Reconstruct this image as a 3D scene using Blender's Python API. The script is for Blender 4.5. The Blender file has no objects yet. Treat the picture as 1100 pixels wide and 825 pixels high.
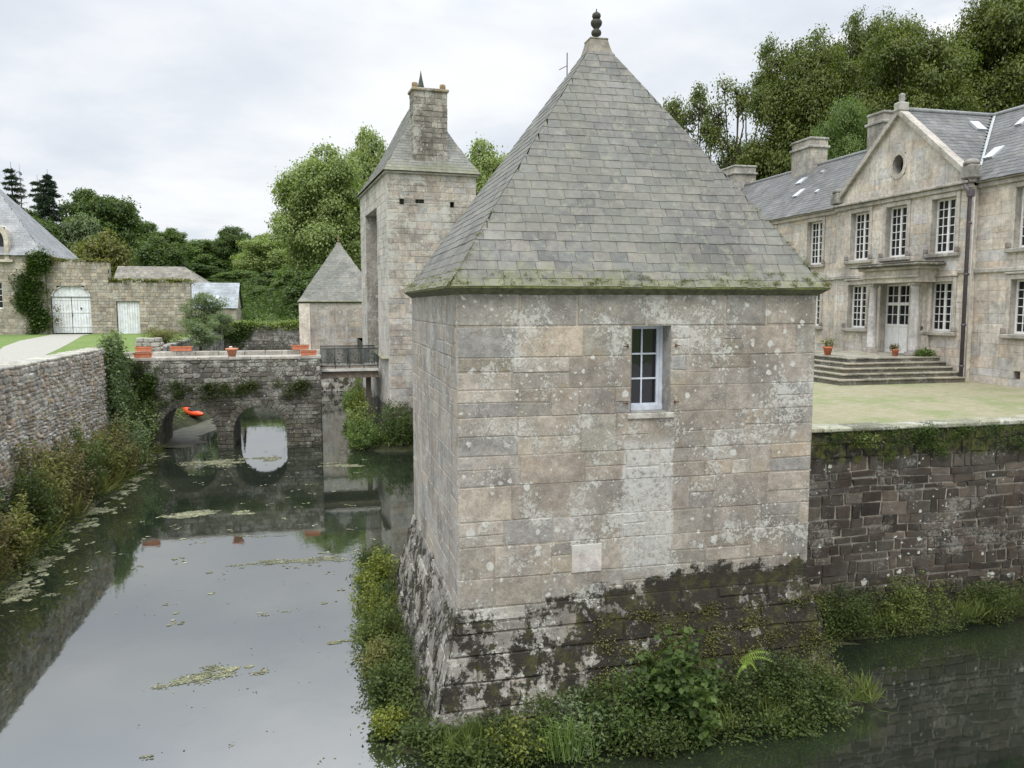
import bpy, math, random
import numpy as np
from mathutils import Vector, Matrix
R = math.radians
# ------------------------------------------------------------------ camera, world, sun, exposure
scene = bpy.context.scene
C = scene.collection
CAMH = 6.9
PITCH = math.atan(84.5/860)
cd = bpy.data.cameras.new('camera'); cam = bpy.data.objects.new('camera', cd); C.objects.link(cam)
cd.sensor_width = 36; cd.lens = 36*860/1100; cd.clip_start = 0.1; cd.clip_end = 3000
cam.location = (0, 0, CAMH); cam.rotation_euler = (R(90)-PITCH, 0, R(-13.5))
scene.camera = cam
scene.view_settings.view_transform = 'Standard'; scene.view_settings.look = 'None'
scene.view_settings.gamma = 1; scene.view_settings.use_curve_mapping = False
scene.view_settings.exposure = 0.32
SUN_EL, SUN_AZ = R(58), R(205)      # azimuth clockwise from +Y
sd = bpy.data.lights.new('sun', 'SUN'); sun = bpy.data.objects.new('sun', sd); C.objects.link(sun)
sd.energy = 1.7; sd.angle = R(25); sd.color = (1, .96, .9)
sdir = Vector((math.sin(SUN_AZ)*math.cos(SUN_EL), math.cos(SUN_AZ)*math.cos(SUN_EL), math.sin(SUN_EL)))
sun.rotation_euler = sdir.to_track_quat('Z', 'Y').to_euler()

class NT:
    """small helper to write node trees"""
    def __init__(s, tree): s.t = tree; s.n = tree.nodes; s.l = tree.links
    def new(s, typ, **k):
        n = s.n.new(typ)
        for a, v in k.items(): setattr(n, a, v)
        return n
    def put(s, sock, v):
        if v is None: return
        if isinstance(v, bpy.types.NodeSocket): s.l.new(v, sock)
        elif isinstance(v, (tuple, list)) and len(v) == 3 and sock.type == 'RGBA': sock.default_value = (*v, 1)
        else: sock.default_value = v
    def math(s, op, a, b=None, c=None, clamp=False):
        n = s.new('ShaderNodeMath', operation=op); n.use_clamp = clamp
        s.put(n.inputs[0], a); s.put(n.inputs[1], b); s.put(n.inputs[2], c); return n.outputs[0]
    def mix(s, f, a, b, mode='MIX'):
        n = s.new('ShaderNodeMix', data_type='RGBA', blend_type=mode)
        s.put(n.inputs[0], f); s.put(n.inputs[6], a); s.put(n.inputs[7], b); return n.outputs[2]
    def noise(s, vec, scale, detail=4, rough=.55, dist=0, col=False):
        n = s.new('ShaderNodeTexNoise'); s.put(n.inputs['Vector'], vec); n.inputs['Scale'].default_value = scale
        n.inputs['Detail'].default_value = detail; n.inputs['Roughness'].default_value = rough
        n.inputs['Distortion'].default_value = dist
        return n.outputs['Color' if col else 'Fac']
    def vor(s, vec, scale, feature='F1', out='Distance'):
        n = s.new('ShaderNodeTexVoronoi', feature=feature); s.put(n.inputs['Vector'], vec)
        n.inputs['Scale'].default_value = scale; return n.outputs[out]
    def rng(s, v, a, b, c=0., d=1., smooth=True):
        n = s.new('ShaderNodeMapRange'); n.interpolation_type = 'SMOOTHSTEP' if smooth else 'LINEAR'
        s.put(n.inputs[0], v); s.put(n.inputs[1], a); s.put(n.inputs[2], b); s.put(n.inputs[3], c); s.put(n.inputs[4], d)
        return n.outputs[0]
    def vmath(s, op, a, b=None, scale=None):
        n = s.new('ShaderNodeVectorMath', operation=op); s.put(n.inputs[0], a); s.put(n.inputs[1], b)
        if scale is not None: s.put(n.inputs[3], scale)
        return n.outputs[0]
    def sep(s, v):
        n = s.new('ShaderNodeSeparateXYZ'); s.put(n.inputs[0], v); return n.outputs
    def comb(s, x, y, z):
        n = s.new('ShaderNodeCombineXYZ'); s.put(n.inputs[0], x); s.put(n.inputs[1], y); s.put(n.inputs[2], z); return n.outputs[0]
    def bump(s, h, strength=.5, dist=.02, normal=None):
        n = s.new('ShaderNodeBump'); s.put(n.inputs['Height'], h); n.inputs['Strength'].default_value = strength
        n.inputs['Distance'].default_value = dist
        if normal is not None: s.put(n.inputs['Normal'], normal)
        return n.outputs[0]

world = bpy.data.worlds.new('World'); scene.world = world; world.use_nodes = True
w = NT(world.node_tree); w.n.clear()
sky = w.new('ShaderNodeTexSky', sky_type='NISHITA'); sky.sun_disc = False
sky.sun_elevation = SUN_EL; sky.sun_rotation = SUN_AZ; sky.air_density = 1; sky.dust_density = 2
bg1 = w.new('ShaderNodeBackground'); w.put(bg1.inputs[0], sky.outputs[0]); bg1.inputs[1].default_value = 0.08
tc = w.new('ShaderNodeTexCoord')
d = w.vmath('NORMALIZE', tc.outputs['Generated'])
dx, dy, dz = w.sep(d)
zz = w.math('ADD', w.math('MAXIMUM', dz, 0.0), 0.16)
p = w.comb(w.math('DIVIDE', dx, zz), w.math('DIVIDE', dy, zz), 0.0)
n1 = w.noise(p, .55, 7, .5, .25)
n2 = w.noise(w.vmath('ADD', p, (7.3, 2.1, 0)), 1.5, 6, .55, .2)
f = w.math('ADD', w.math('MULTIPLY', n1, .7), w.math('MULTIPLY', n2, .3))
f = w.rng(f, .40, .62)
# low band over the horizon is pale and bright, mid sky is bluish grey
col = w.mix(f, (.60, .645, .715), (.86, .87, .88))
low = w.rng(dz, .0, .20, 1., 0.)
col = w.mix(w.math('MULTIPLY', low, w.rng(n2, .35, .6)), col, (.86, .865, .87))
# thin patch of cloud in front of the sun side (upper right in the picture)
q = Vector((0.60, 0.70, 0.40)).normalized()
dn = w.new('ShaderNodeVectorMath', operation='DOT_PRODUCT'); w.put(dn.inputs[0], d); dn.inputs[1].default_value = q
glow = w.math('MULTIPLY', w.rng(dn.outputs['Value'], .955, .999), w.rng(n2, .40, .62))
col = w.mix(glow, col, (1.0, 1.0, 1.0))
bright = w.rng(dz, .28, .85, 1.0, 3.2)
bg2 = w.new('ShaderNodeBackground'); w.put(bg2.inputs[0], col); w.put(bg2.inputs[1], bright)
mx = w.new('ShaderNodeMixShader'); mx.inputs[0].default_value = .92
w.l.new(bg1.outputs[0], mx.inputs[1]); w.l.new(bg2.outputs[0], mx.inputs[2])
wo = w.new('ShaderNodeOutputWorld'); w.l.new(mx.outputs[0], wo.inputs[0])

# ------------------------------------------------------------------ helpers
rnd = random.Random(7)
class MB:
    """collects faces with a colour each"""
    def __init__(s): s.v = []; s.f = []; s.c = []; s.sm = []
    def poly(s, pts, col=(1, 1, 1), n=None, smooth=False):
        pts = [Vector(p) for p in pts]
        if n is not None:
            nn = Vector((0, 0, 0))
            for i in range(len(pts)):
                nn += pts[i].cross(pts[(i+1) % len(pts)])
            if nn.dot(Vector(n)) < 0: pts = pts[::-1]
        b = len(s.v); s.v += [tuple(p) for p in pts]; s.f.append(tuple(range(b, b+len(pts)))); s.c.append(col); s.sm.append(smooth)
    def mesh(s, vs, fs, col=(1, 1, 1), smooth=False):
        b = len(s.v); s.v += [tuple(v) for v in vs]
        for f_ in fs: s.f.append(tuple(b+i for i in f_)); s.c.append(col); s.sm.append(smooth)
    def box(s, a, b, col=(1, 1, 1), bev=0.0):
        x0, y0, z0 = [min(a[i], b[i]) for i in range(3)]; x1, y1, z1 = [max(a[i], b[i]) for i in range(3)]
        if bev <= 0:
            vs = [(x, y, z) for z in (z0, z1) for y in (y0, y1) for x in (x0, x1)]
            s.mesh(vs, [(0, 2, 3, 1), (4, 5, 7, 6), (0, 1, 5, 4), (2, 6, 7, 3), (0, 4, 6, 2), (1, 3, 7, 5)], col); return
        import itertools
        vs = []; idx = {}
        for sx, sy, sz in itertools.product((0, 1), repeat=3):
            for ax in range(3):
                c_ = [(x1 if sx else x0), (y1 if sy else y0), (z1 if sz else z0)]
                sg = (sx, sy, sz)
                for k in range(3):
                    if k != ax: c_[k] += -bev if sg[k] else bev
                idx[(sx, sy, sz, ax)] = len(vs); vs.append(tuple(c_))
        fs = []; cen = Vector(((x0+x1)/2, (y0+y1)/2, (z0+z1)/2))
        def add(l):
            P_ = [Vector(vs[i]) for i in l]; nn = (P_[1]-P_[0]).cross(P_[2]-P_[0]); m = sum(P_, Vector())/len(P_)
            fs.append(tuple(l) if nn.dot(m-cen) > 0 else tuple(l[::-1]))
        for ax in range(3):
            o = [k for k in range(3) if k != ax]
            for sg in (0, 1):
                l = []
                for a_, b_ in ((0, 0), (1, 0), (1, 1), (0, 1)):
                    t = [0, 0, 0]; t[ax] = sg; t[o[0]] = a_; t[o[1]] = b_; l.append(idx[(*t, ax)])
                add(l)
            for a_, b_ in ((0, 0), (1, 0), (1, 1), (0, 1)):   # edges along ax
                t0 = [0, 0, 0]; t0[o[0]] = a_; t0[o[1]] = b_; t1 = list(t0); t1[ax] = 1
                add([idx[(*t0, o[0])], idx[(*t1, o[0])], idx[(*t1, o[1])], idx[(*t0, o[1])]])
        for sg in itertools.product((0, 1), repeat=3): add([idx[(*sg, 0)], idx[(*sg, 1)], idx[(*sg, 2)]])
        s.mesh(vs, fs, col)
    def tube(s, pts, rads, seg=7, col=(1, 1, 1), smooth=True, cap=True):
        pts = [Vector(p) for p in pts]; vs = []; fs = []
        up = Vector((.3, .5, .8)).normalized()
        for i, p_ in enumerate(pts):
            t = (pts[min(i+1, len(pts)-1)]-pts[max(i-1, 0)])
            if t.length < 1e-9: t = Vector((0, 0, 1))
            t.normalize(); a = t.cross(up)
            if a.length < .05: a = t.cross(Vector((1, 0, 0)))
            a.normalize(); b = t.cross(a)
            for k in range(seg):
                an = 2*math.pi*k/seg; vs.append(p_+(a*math.cos(an)+b*math.sin(an))*rads[i])
        for i in range(len(pts)-1):
            for k in range(seg):
                k2 = (k+1) % seg; fs.append((i*seg+k, (i+1)*seg+k, (i+1)*seg+k2, i*seg+k2))
        if cap: fs.append(tuple(range(seg))); fs.append(tuple(range((len(pts)-1)*seg+seg-1, (len(pts)-1)*seg-1, -1)))
        s.mesh(vs, fs, col, smooth)
    def lathe(s, cx, cy, prof, seg=20, col=(1, 1, 1), smooth=True, sx=1, sy=1):
        vs = []; fs = []
        for r_, z in prof:
            for k in range(seg):
                an = 2*math.pi*k/seg; vs.append((cx+sx*r_*math.cos(an), cy+sy*r_*math.sin(an), z))
        for i in range(len(prof)-1):
            for k in range(seg):
                k2 = (k+1) % seg; fs.append((i*seg+k, i*seg+k2, (i+1)*seg+k2, (i+1)*seg+k))
        fs.append(tuple(range(seg-1, -1, -1))); fs.append(tuple((len(prof)-1)*seg+k for k in range(seg)))
        s.mesh(vs, fs, col, smooth)

def tag(o, label=None, cat=None, group=None, kind=None):
    if label: o['label'] = label
    if cat: o['category'] = cat
    if group: o['group'] = group
    if kind: o['kind'] = kind
    return o
def origin(o):
    v = Vector(o.location)
    while o.parent: o = o.parent; v += Vector(o.location)
    return v
def obj(name, mb, mat, parent=None):
    """one mesh object; coordinates given in world space"""
    off = origin(parent) if parent else Vector((0, 0, 0))
    me = bpy.data.meshes.new(name)
    me.from_pydata([(a-off.x, b-off.y, c-off.z) for a, b, c in mb.v], [], mb.f)
    at = me.color_attributes.new('Col', 'FLOAT_COLOR', 'CORNER')
    cols = np.ones((len(me.loops), 4), np.float32); i = 0
    for f_, c_ in zip(mb.f, mb.c):
        cols[i:i+len(f_), :3] = c_; i += len(f_)
    at.data.foreach_set('color', cols.ravel())
    me.polygons.foreach_set('use_smooth', mb.sm)
    me.materials.append(mat); me.update()
    o = bpy.data.objects.new(name, me); C.objects.link(o)
    if parent: o.parent = parent
    return o
def thing(name, label, cat, loc=(0, 0, 0), group=None):
    o = bpy.data.objects.new(name, None); C.objects.link(o); o.location = loc; o.empty_display_size = .3
    return tag(o, label, cat, group)
def struct(name, mb, mat):
    return tag(obj(name, mb, mat), kind='structure')

def jit(c, a, r=rnd):
    k = 1+r.uniform(-a, a); w_ = r.uniform(-.025, .025); return (c[0]*k*(1+w_), c[1]*k, c[2]*k*(1-w_))

def coursed(W, H, ch, bw, r, breaks=()):
    """list of (v0,v1,[u edges])"""
    out = []; v = 0
    bks = sorted(set([round(b, 4) for b in breaks if 0 < b < H] + [H])); lo = 0
    for bk in bks:
        span = bk-lo
        if span < 1e-4: continue
        n = max(1, round(span/((ch[0]+ch[1])/2)))
        hs = [r.uniform(ch[0], ch[1]) for _ in range(n)]; k = span/sum(hs); z = lo
        for h_ in hs: out.append((z, z+h_*k)); z += h_*k
        lo = bk
    return out

def panel(mb, O, U, V, N, W, H, ch, bw, palette, mortar, r, holes=(), gap=.014, depth=.012, bev=.012, jx=0.0, rubble=False, breaks=(), clip=None, rough=0.0, backoff=0.0, var=.12, fixed=None, wavy=0.0, split=.12):
    """masonry face: every stone is a bevelled block standing proud of a mortar bed. O origin, U,V in-plane axes, N outward.
    clip(v)->(u0,u1) limits each course; holes (u0,v0,u1,v1)"""
    O, U, V, N = Vector(O), Vector(U), Vector(V), Vector(N)
    bk = list(breaks)+[h[1] for h in holes]+[h[3] for h in holes]
    for (v0, v1) in (fixed or coursed(W, H, ch, bw, r, bk)):
        vm = (v0+v1)/2
        cu0, cu1 = (0, W) if clip is None else clip(vm)
        segs = [(cu0, cu1)]
        for h in holes:
            if h[1]-1e-3 < vm < h[3]+1e-3:
                ns = []
                for a, b in segs:
                    if h[0] > a: ns.append((a, min(b, h[0])))
                    if h[2] < b: ns.append((max(a, h[2]), b))
                    if h[0] <= a and h[2] >= b: pass
                segs = [s_ for s_ in ns if s_[1]-s_[0] > .01]
        for a, b in segs:
            mb.poly([O+U*a+V*v0-N*backoff, O+U*b+V*v0-N*backoff, O+U*b+V*v1-N*backoff, O+U*a+V*v1-N*backoff], jit(mortar, .06, r), N)
            u = a; edges = [a]
            while u < b-1e-6:
                wd = r.uniform(*bw)
                if b-(u+wd) < bw[0]*.6: u = b
                else: u += wd
                edges.append(u)
            for i in range(len(edges)-1):
                subs = [(v0, v1)]
                if not rubble and (v1-v0) > .35 and r.random() < split: m_ = r.uniform(.4, .6)*(v1-v0)+v0; subs = [(v0, m_), (m_, v1)]
                for (w0, w1) in subs:
                    u0, u1 = edges[i]+gap/2, edges[i+1]-gap/2; q0, q1 = w0+gap/2, w1-gap/2
                    if u1-u0 < .02 or q1-q0 < .02: continue
                    d_ = depth*r.uniform(.6, 1.3)+rough*r.random()
                    c_ = jit(r.choice(palette), var, r)
                    if wavy: q0 += 0; q1 += 0
                    if rubble:
                        du, dv = (u1-u0), (q1-q0); k = .22
                        if r.random() < .06: continue
                        pts = []
                        for fu, fv in ((k, 0), (1-k, 0), (1, k), (1, 1-k), (1-k, 1), (k, 1), (0, 1-k), (0, k)):
                            pts.append((u0+du*(fu+r.uniform(-.09, .09)), q0+dv*(fv+r.uniform(-.11, .11))))
                    else:
                        j = jx
                        pts = [(u0+r.uniform(-j, j), q0+r.uniform(-j, j)), (u1+r.uniform(-j, j), q0+r.uniform(-j, j)), (u1+r.uniform(-j, j), q1+r.uniform(-j, j)), (u0+r.uniform(-j, j), q1+r.uniform(-j, j))]
                    if wavy: pts = [(a_, b_+wavy*(math.sin(a_*1.7+b_*.8)+.6*math.sin(a_*4.1+b_*2.3+1)+.4*math.sin(a_*9.3+b_*5))) for a_, b_ in pts]
                    mu = sum(p_[0] for p_ in pts)/len(pts); mv = sum(p_[1] for p_ in pts)/len(pts)
                    bb = min(bev, (u1-u0)*.3, (q1-q0)*.3); n_ = len(pts)
                    tl = (r.uniform(-1, 1)*rough*.5, r.uniform(-1, 1)*rough*.5)
                    outer = [O+U*a_+V*b_-N*backoff for a_, b_ in pts]
                    inner = []
                    for a_, b_ in pts:
                        su, sv = 1-bb/max(.02, (u1-u0)/2), 1-bb/max(.02, (q1-q0)/2)
                        fu, fv = (a_-mu)/(u1-u0), (b_-mv)/(q1-q0)
                        inner.append(O+U*(mu+(a_-mu)*su)+V*(mv+(b_-mv)*sv)+N*(d_+fu*tl[0]+fv*tl[1]))
                    vs = outer+inner
                    fs = [tuple(range(n_, 2*n_))]+[(k_, (k_+1) % n_, n_+(k_+1) % n_, n_+k_) for k_ in range(n_)]
                    if U.cross(V).dot(N) < 0: fs = [f_[::-1] for f_ in fs]
                    mb.mesh(vs, fs, c_)

def reveal(mb, O, U, V, N, h, depth, col):
    """the four sides of an opening, going inwards"""
    O, U, V, N = Vector(O), Vector(U), Vector(V), Vector(N)
    u0, v0, u1, v1 = h; a = O+U*u0+V*v0; b = O+U*u1+V*v0; c = O+U*u1+V*v1; d_ = O+U*u0+V*v1; i = -N*depth; o = N*.012
    for p_, q_, nn in ((a, b, V), (b, c, -U), (c, d_, -V), (d_, a, U)): mb.poly([p_+o, q_+o, q_+i, p_+i], col, nn)

def slates(mb, L, Rr, T, n, w_, palette, r, thick=.012, over=.25, var=.14, moss=None):
    """rows of slates between a left and right edge curve L(t), R(t), t from 0 (eave) to T; n rows"""
    for i in range(n):
        t0, t1 = T*i/n, T*(i+1)/n; t2 = min(1., t1+T*over/n)
        a, b = Vector(L(t0)), Vector(Rr(t0)); c, d_ = Vector(L(t2)), Vector(Rr(t2))
        wid = (b-a).length; wid2 = (d_-c).length
        if wid < .02: continue
        ud = (b-a).normalized(); up = ((c+d_)/2-(a+b)/2)
        nrm = ud.cross(up).normalized()
        # underlay
        mb.poly([a-nrm*.03, b-nrm*.03, Vector(Rr(t1))-nrm*.03, Vector(L(t1))-nrm*.03], (.05, .05, .05), nrm)
        offL = (c-a).dot(ud); offR = (d_-a).dot(ud)      # edge positions of the row's top along ud
        u = -r.uniform(0, w_); es = [0.]
        while True:
            u += w_*r.uniform(.82, 1.18)
            if u >= wid-.04: es.append(wid); break
            if u > .04: es.append(u)
        upv = up-ud*up.dot(ud)
        for k in range(len(es)-1):
            u0, u1 = es[k]+.003, es[k+1]-.003
            if u1 <= u0: continue
            # top limits inside hips
            f0 = max(u0, offL) if k > 0 or offL < u0 else offL
            f1 = min(u1, offR) if k < len(es)-2 or offR > u1 else offR
            lift = thick*r.uniform(.8, 1.3); sl = upv.normalized()*(r.uniform(-.012, .012) if r.random() > .03 else r.uniform(-.05, -.02))
            p0 = a+ud*u0+nrm*lift+sl; p1 = a+ud*u1+nrm*(lift+r.uniform(-.003, .003))+sl
            c_ = jit(r.choice(palette), var, r)
            if moss: c_ = moss(t0, c_, r)
            if f1 <= f0+.005:
                # corner slate: triangle
                m_ = min(max((offL+offR)/2, offL), offR) if offL < offR else (offL+offR)/2
                x_ = max(min((u0+u1)/2, offR), offL) if offL < offR else m_
                frac = 1.0
                if k == 0: x_ = u1; frac = min(1, u1/max(offL, 1e-3))
                if k == len(es)-2: x_ = u0; frac = min(1, (wid-u0)/max(wid-offR, 1e-3))
                p2 = a+ud*x_+upv*frac; tri = [p0, p1, p2+nrm*.001]
                mb.poly(tri, c_, nrm); 
            else:
                p2 = a+ud*f1+upv+nrm*.001; p3 = a+ud*f0+upv+nrm*.001
                mb.poly([p0, p1, p2, p3], c_, nrm)
            mb.poly([p0, p1, p1-nrm*(lift+.01), p0-nrm*(lift+.01)], tuple(x*.8 for x in c_), -upv)

# ------------------------------------------------------------------ materials
def new_mat(name):
    m = bpy.data.materials.new(name); m.use_nodes = True; t = NT(m.node_tree); t.n.clear()
    b = t.new('ShaderNodeBsdfPrincipled'); o = t.new('ShaderNodeOutputMaterial'); t.l.new(b.outputs[0], o.inputs[0])
    b.inputs['Specular IOR Level'].default_value = .3
    return m, t, b
def geo(t): return t.new('ShaderNodeNewGeometry').outputs['Position']
def attr(t):
    a = t.new('ShaderNodeAttribute'); a.attribute_name = 'Col'; return a.outputs['Color']

def stone(name, crust=.5, dots=.5, moss=None, moss_top=None, dark=0.0, ochre=.3, bump=.5, tone=(1, 1, 1), crustcol=(.50, .50, .45), fine=1.0, streak=0.0, green=0.0, lime=False):
    m, t, b = new_mat(name); P_ = geo(t); x, y, z = t.sep(P_)
    base = t.mix(1, attr(t), tone, 'MULTIPLY')
    v = t.noise(P_, 1.1, 6, .6); v2 = t.noise(P_, 7, 6, .65); v3 = t.noise(P_, 46*fine, 4, .7)
    k = t.math('MULTIPLY', t.rng(v, .3, .7, .78, 1.18), t.rng(v2, .3, .7, .78, 1.18)); k = t.math('MULTIPLY', k, t.rng(v3, .3, .7, .8, 1.18))
    c = t.mix(1, base, t.comb(k, k, k), 'MULTIPLY')
    if ochre: # warm and rusty stains
        c = t.mix(t.math('MULTIPLY', t.rng(t.noise(t.vmath('ADD', P_, (31, 7, 3)), 1.7, 6, .6), .52, .70), ochre), c, t.mix(v2, (.30, .20, .10), (.26, .23, .15)))
    if dark:
        s_ = t.noise(t.vmath('MULTIPLY', t.vmath('ADD', P_, (3, 17, 5)), (1, 1, .6)), .9, 8, .68)
        c = t.mix(t.math('MULTIPLY', t.rng(s_, .45, .66), dark), c, t.mix(v2, (.035, .034, .030), (.11, .105, .09)))
    if streak:
        s_ = t.noise(t.vmath('MULTIPLY', P_, (5, 5, .35)), 1.5, 6, .6)
        c = t.mix(t.math('MULTIPLY', t.rng(s_, .5, .68), streak), c, (.07, .068, .06))
    if green:
        s_ = t.noise(t.vmath('ADD', P_, (9, 1, 44)), 1.3, 7, .65)
        c = t.mix(t.math('MULTIPLY', t.rng(s_, .48, .68), green), c, (.12, .14, .06))
    h = t.math('ADD', t.math('MULTIPLY', v2, .7), t.math('MULTIPLY', v3, .25))
    if crust:
        s_ = t.noise(t.vmath('ADD', P_, (1, 61, 9)), 1.5, 3, .55); s2 = t.noise(P_, 17, 6, .75, .8); s3 = t.noise(t.vmath('ADD', P_, (5, 5, 5)), 60, 2, .6)
        mk = t.math('ADD', t.math('MULTIPLY', s_, .45), t.math('MULTIPLY', s2, .55)); mk = t.rng(mk, .545-.05*crust, .585-.05*crust)
        mk = t.math('MULTIPLY', mk, t.rng(s3, .3, .5, .45, .95))
        mk = t.math('MULTIPLY', mk, min(1, crust+.25)); c = t.mix(mk, c, t.mix(v2, crustcol, tuple(a*.8 for a in crustcol))); h = t.math('ADD', h, t.math('MULTIPLY', mk, .25))
    if dots:
        for sc, seed, rad in ((3.0, 0, .36), (6.5, 13, .40), (12, 29, .38)):
            pd = t.vmath('ADD', t.vmath('ADD', P_, (seed, seed*2, seed)), t.vmath('SCALE', t.vmath('SUBTRACT', t.noise(P_, 14, 3, .6, col=True), (.5, .5, .5)), None, scale=.09))
            n_ = t.new('ShaderNodeTexVoronoi'); t.put(n_.inputs['Vector'], pd); n_.inputs['Scale'].default_value = sc
            rr = t.sep(n_.outputs['Color'])[0]
            cl = t.rng(t.noise(t.vmath('ADD', P_, (seed, 5, 2)), .9, 3, .5), .42, .62)
            lim = t.math('MULTIPLY', t.rng(rr, 1-.75*dots, 1, 0, rad, False), cl)
            mk = t.rng(t.math('SUBTRACT', lim, n_.outputs['Distance']), 0.0, .05)
            mk = t.math('MULTIPLY', mk, t.rng(v3, .25, .5, .5, .95))
            c = t.mix(mk, c, t.mix(v2, (.52, .52, .48), (.40, .41, .36)))
    if lime:      # old limewash: a worn pale strip below the window, and rain-washed pale streaks on the moat side
        e_ = t.math('MULTIPLY', t.math('SUBTRACT', t.noise(P_, 3.5, 6, .7), .5), .3)
        mk = t.math('MULTIPLY', t.rng(t.math('ADD', x, e_), 4.90, 4.94), t.rng(t.math('ADD', x, e_), 5.86, 5.80))
        mk = t.math('MULTIPLY', mk, t.math('MULTIPLY', t.rng(t.math('ADD', z, e_), 2.25, 2.5), t.rng(t.math('ADD', z, e_), 4.72, 4.50)))
        mk = t.math('MULTIPLY', mk, t.math('MULTIPLY', t.rng(y, 12.6, 12.55), t.rng(t.noise(P_, 13, 6, .75), .34, .55)))
        c = t.mix(t.math('MULTIPLY', mk, .85), c, t.mix(v2, (.50, .50, .47), (.36, .36, .33)))
        mk = t.math('MULTIPLY', t.rng(x, 2.14, 2.11), t.rng(t.noise(t.vmath('MULTIPLY', P_, (4, 4, .5)), 1.6, 6, .7), .42, .64))
        c = t.mix(t.math('MULTIPLY', mk, t.rng(z, 1.6, 2.4, .2, .5)), c, (.40, .38, .35))
    if moss:      # (height, wobble, strength): damp dark growth below that height
        zz_ = t.math('ADD', z, t.math('MULTIPLY', t.math('SUBTRACT', t.noise(t.vmath('ADD', P_, (2, 8, 1)), 1.9, 10, .80), .5), moss[1]))
        if lime: zz_ = t.math('SUBTRACT', zz_, t.rng(x, 2.4, 6.6, -.12, .26))
        pat = t.rng(t.noise(t.vmath('ADD', P_, (8, 3, 1)), 6, 6, .7), .34, .46)
        if lime: pat = t.rng(t.math('ADD', t.math('ADD', t.math('MULTIPLY', t.noise(t.vmath('ADD', P_, (8, 3, 1)), 2.1, 9, .78), .8), t.math('MULTIPLY', t.noise(P_, 13, 5, .7), .2)), t.rng(x, 2.2, 6.0, -.022, .062)), .475, .515)
        mk = t.math('MULTIPLY', t.rng(zz_, moss[0]+.05, moss[0]-.04), t.math('MULTIPLY', pat, moss[2]))
        mc = t.mix(t.rng(t.noise(P_, 3.2, 6, .7), .46, .66), (.020, .017, .012), (.050, .050, .016)); c = t.mix(mk, c, mc)
        h = t.math('ADD', h, t.math('MULTIPLY', t.math('MULTIPLY', mk, t.noise(P_, 30, 3)), .8))
    if moss_top:  # dark moss hanging from the top, above that height
        zz_ = t.math('ADD', z, t.math('MULTIPLY', t.math('SUBTRACT', t.noise(t.vmath('ADD', P_, (2, 8, 1)), 1.9, 8, .72), .5), moss_top[1]))
        mk = t.math('MULTIPLY', t.rng(zz_, moss_top[0]-.05, moss_top[0]+.1), t.math('MULTIPLY', t.rng(t.noise(t.vmath('ADD', P_, (8, 3, 1)), 7, 6, .7), .34, .46), moss_top[2]))
        mc = t.mix(t.rng(t.noise(P_, 4.5, 5, .6), .42, .66), (.016, .015, .010), (.075, .080, .02)); c = t.mix(mk, c, mc)
        h = t.math('ADD', h, t.math('MULTIPLY', mk, .5))
    t.put(b.inputs['Base Color'], c); b.inputs['Roughness'].default_value = .92
    t.put(b.inputs['Normal'], t.bump(h, bump, .025))
    return m

def slate_mat(name, moss_z=None, lich=.4, tone=(1, 1, 1), bump=.35, rough=.72):
    m, t, b = new_mat(name); P_ = geo(t); x, y, z = t.sep(P_)
    c = t.mix(1, attr(t), tone, 'MULTIPLY')
    v1 = t.noise(P_, .8, 6, .6); v2 = t.noise(P_, 9, 6, .7); v3 = t.noise(P_, 60, 3, .7)
    k = t.math('MULTIPLY', t.rng(v1, .3, .7, .78, 1.2), t.math('MULTIPLY', t.rng(v2, .3, .7, .82, 1.16), t.rng(v3, .3, .7, .86, 1.12)))
    c = t.mix(1, c, t.comb(k, k, k), 'MULTIPLY')
    mk = t.rng(t.noise(t.vmath('ADD', P_, (5, 5, 9)), 5, 8, .75), .52, .62)
    c = t.mix(t.math('MULTIPLY', mk, lich), c, t.mix(v2, (.26, .265, .21), (.17, .18, .12)))
    # grey-green bloom
    c = t.mix(t.math('MULTIPLY', t.rng(t.noise(t.vmath('ADD', P_, (15, 5, 9)), .7, 5, .6), .42, .62), lich*.7), c, (.145, .148, .12))
    if moss_z:
        f1 = t.math('ADD', z, t.math('MULTIPLY', t.math('SUBTRACT', t.noise(t.vmath('ADD', P_, (1, 2, 3)), 1.6, 7, .7), .5), 1.8))
        mk = t.math('MULTIPLY', t.rng(f1, moss_z+.25, moss_z-.25), t.rng(t.noise(P_, 8, 5, .7), .34, .55)); c = t.mix(t.math('MULTIPLY', mk, .5), c, t.mix(v2, (.12, .135, .055), (.19, .19, .085)))
    t.put(b.inputs['Base Color'], c); b.inputs['Roughness'].default_value = rough; b.inputs['Specular IOR Level'].default_value = .4
    t.put(b.inputs['Normal'], t.bump(t.math('ADD', v2, t.math('MULTIPLY', v3, .3)), bump, .01))
    return m

def plain(name, col, rough=.8, var=.15, scale=8, metal=0, spec=.3, bump=.1, stain=None):
    m, t, b = new_mat(name); P_ = geo(t)
    v = t.noise(P_, scale, 6, .65); k = t.rng(v, .3, .7, 1-var, 1+var)
    c = t.mix(1, t.mix(1, col, attr(t), 'MULTIPLY'), t.comb(k, k, k), 'MULTIPLY')
    if stain:
        s_ = t.noise(t.vmath('MULTIPLY', P_, (4, 4, .7)), 1.6, 7, .7); c = t.mix(t.math('MULTIPLY', t.rng(s_, .5, .7), stain[1]), c, stain[0])
    t.put(b.inputs['Base Color'], c); b.inputs['Roughness'].default_value = rough; b.inputs['Metallic'].default_value = metal
    b.inputs['Specular IOR Level'].default_value = spec
    if bump: t.put(b.inputs['Normal'], t.bump(v, bump, .01))
    return m

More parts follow.
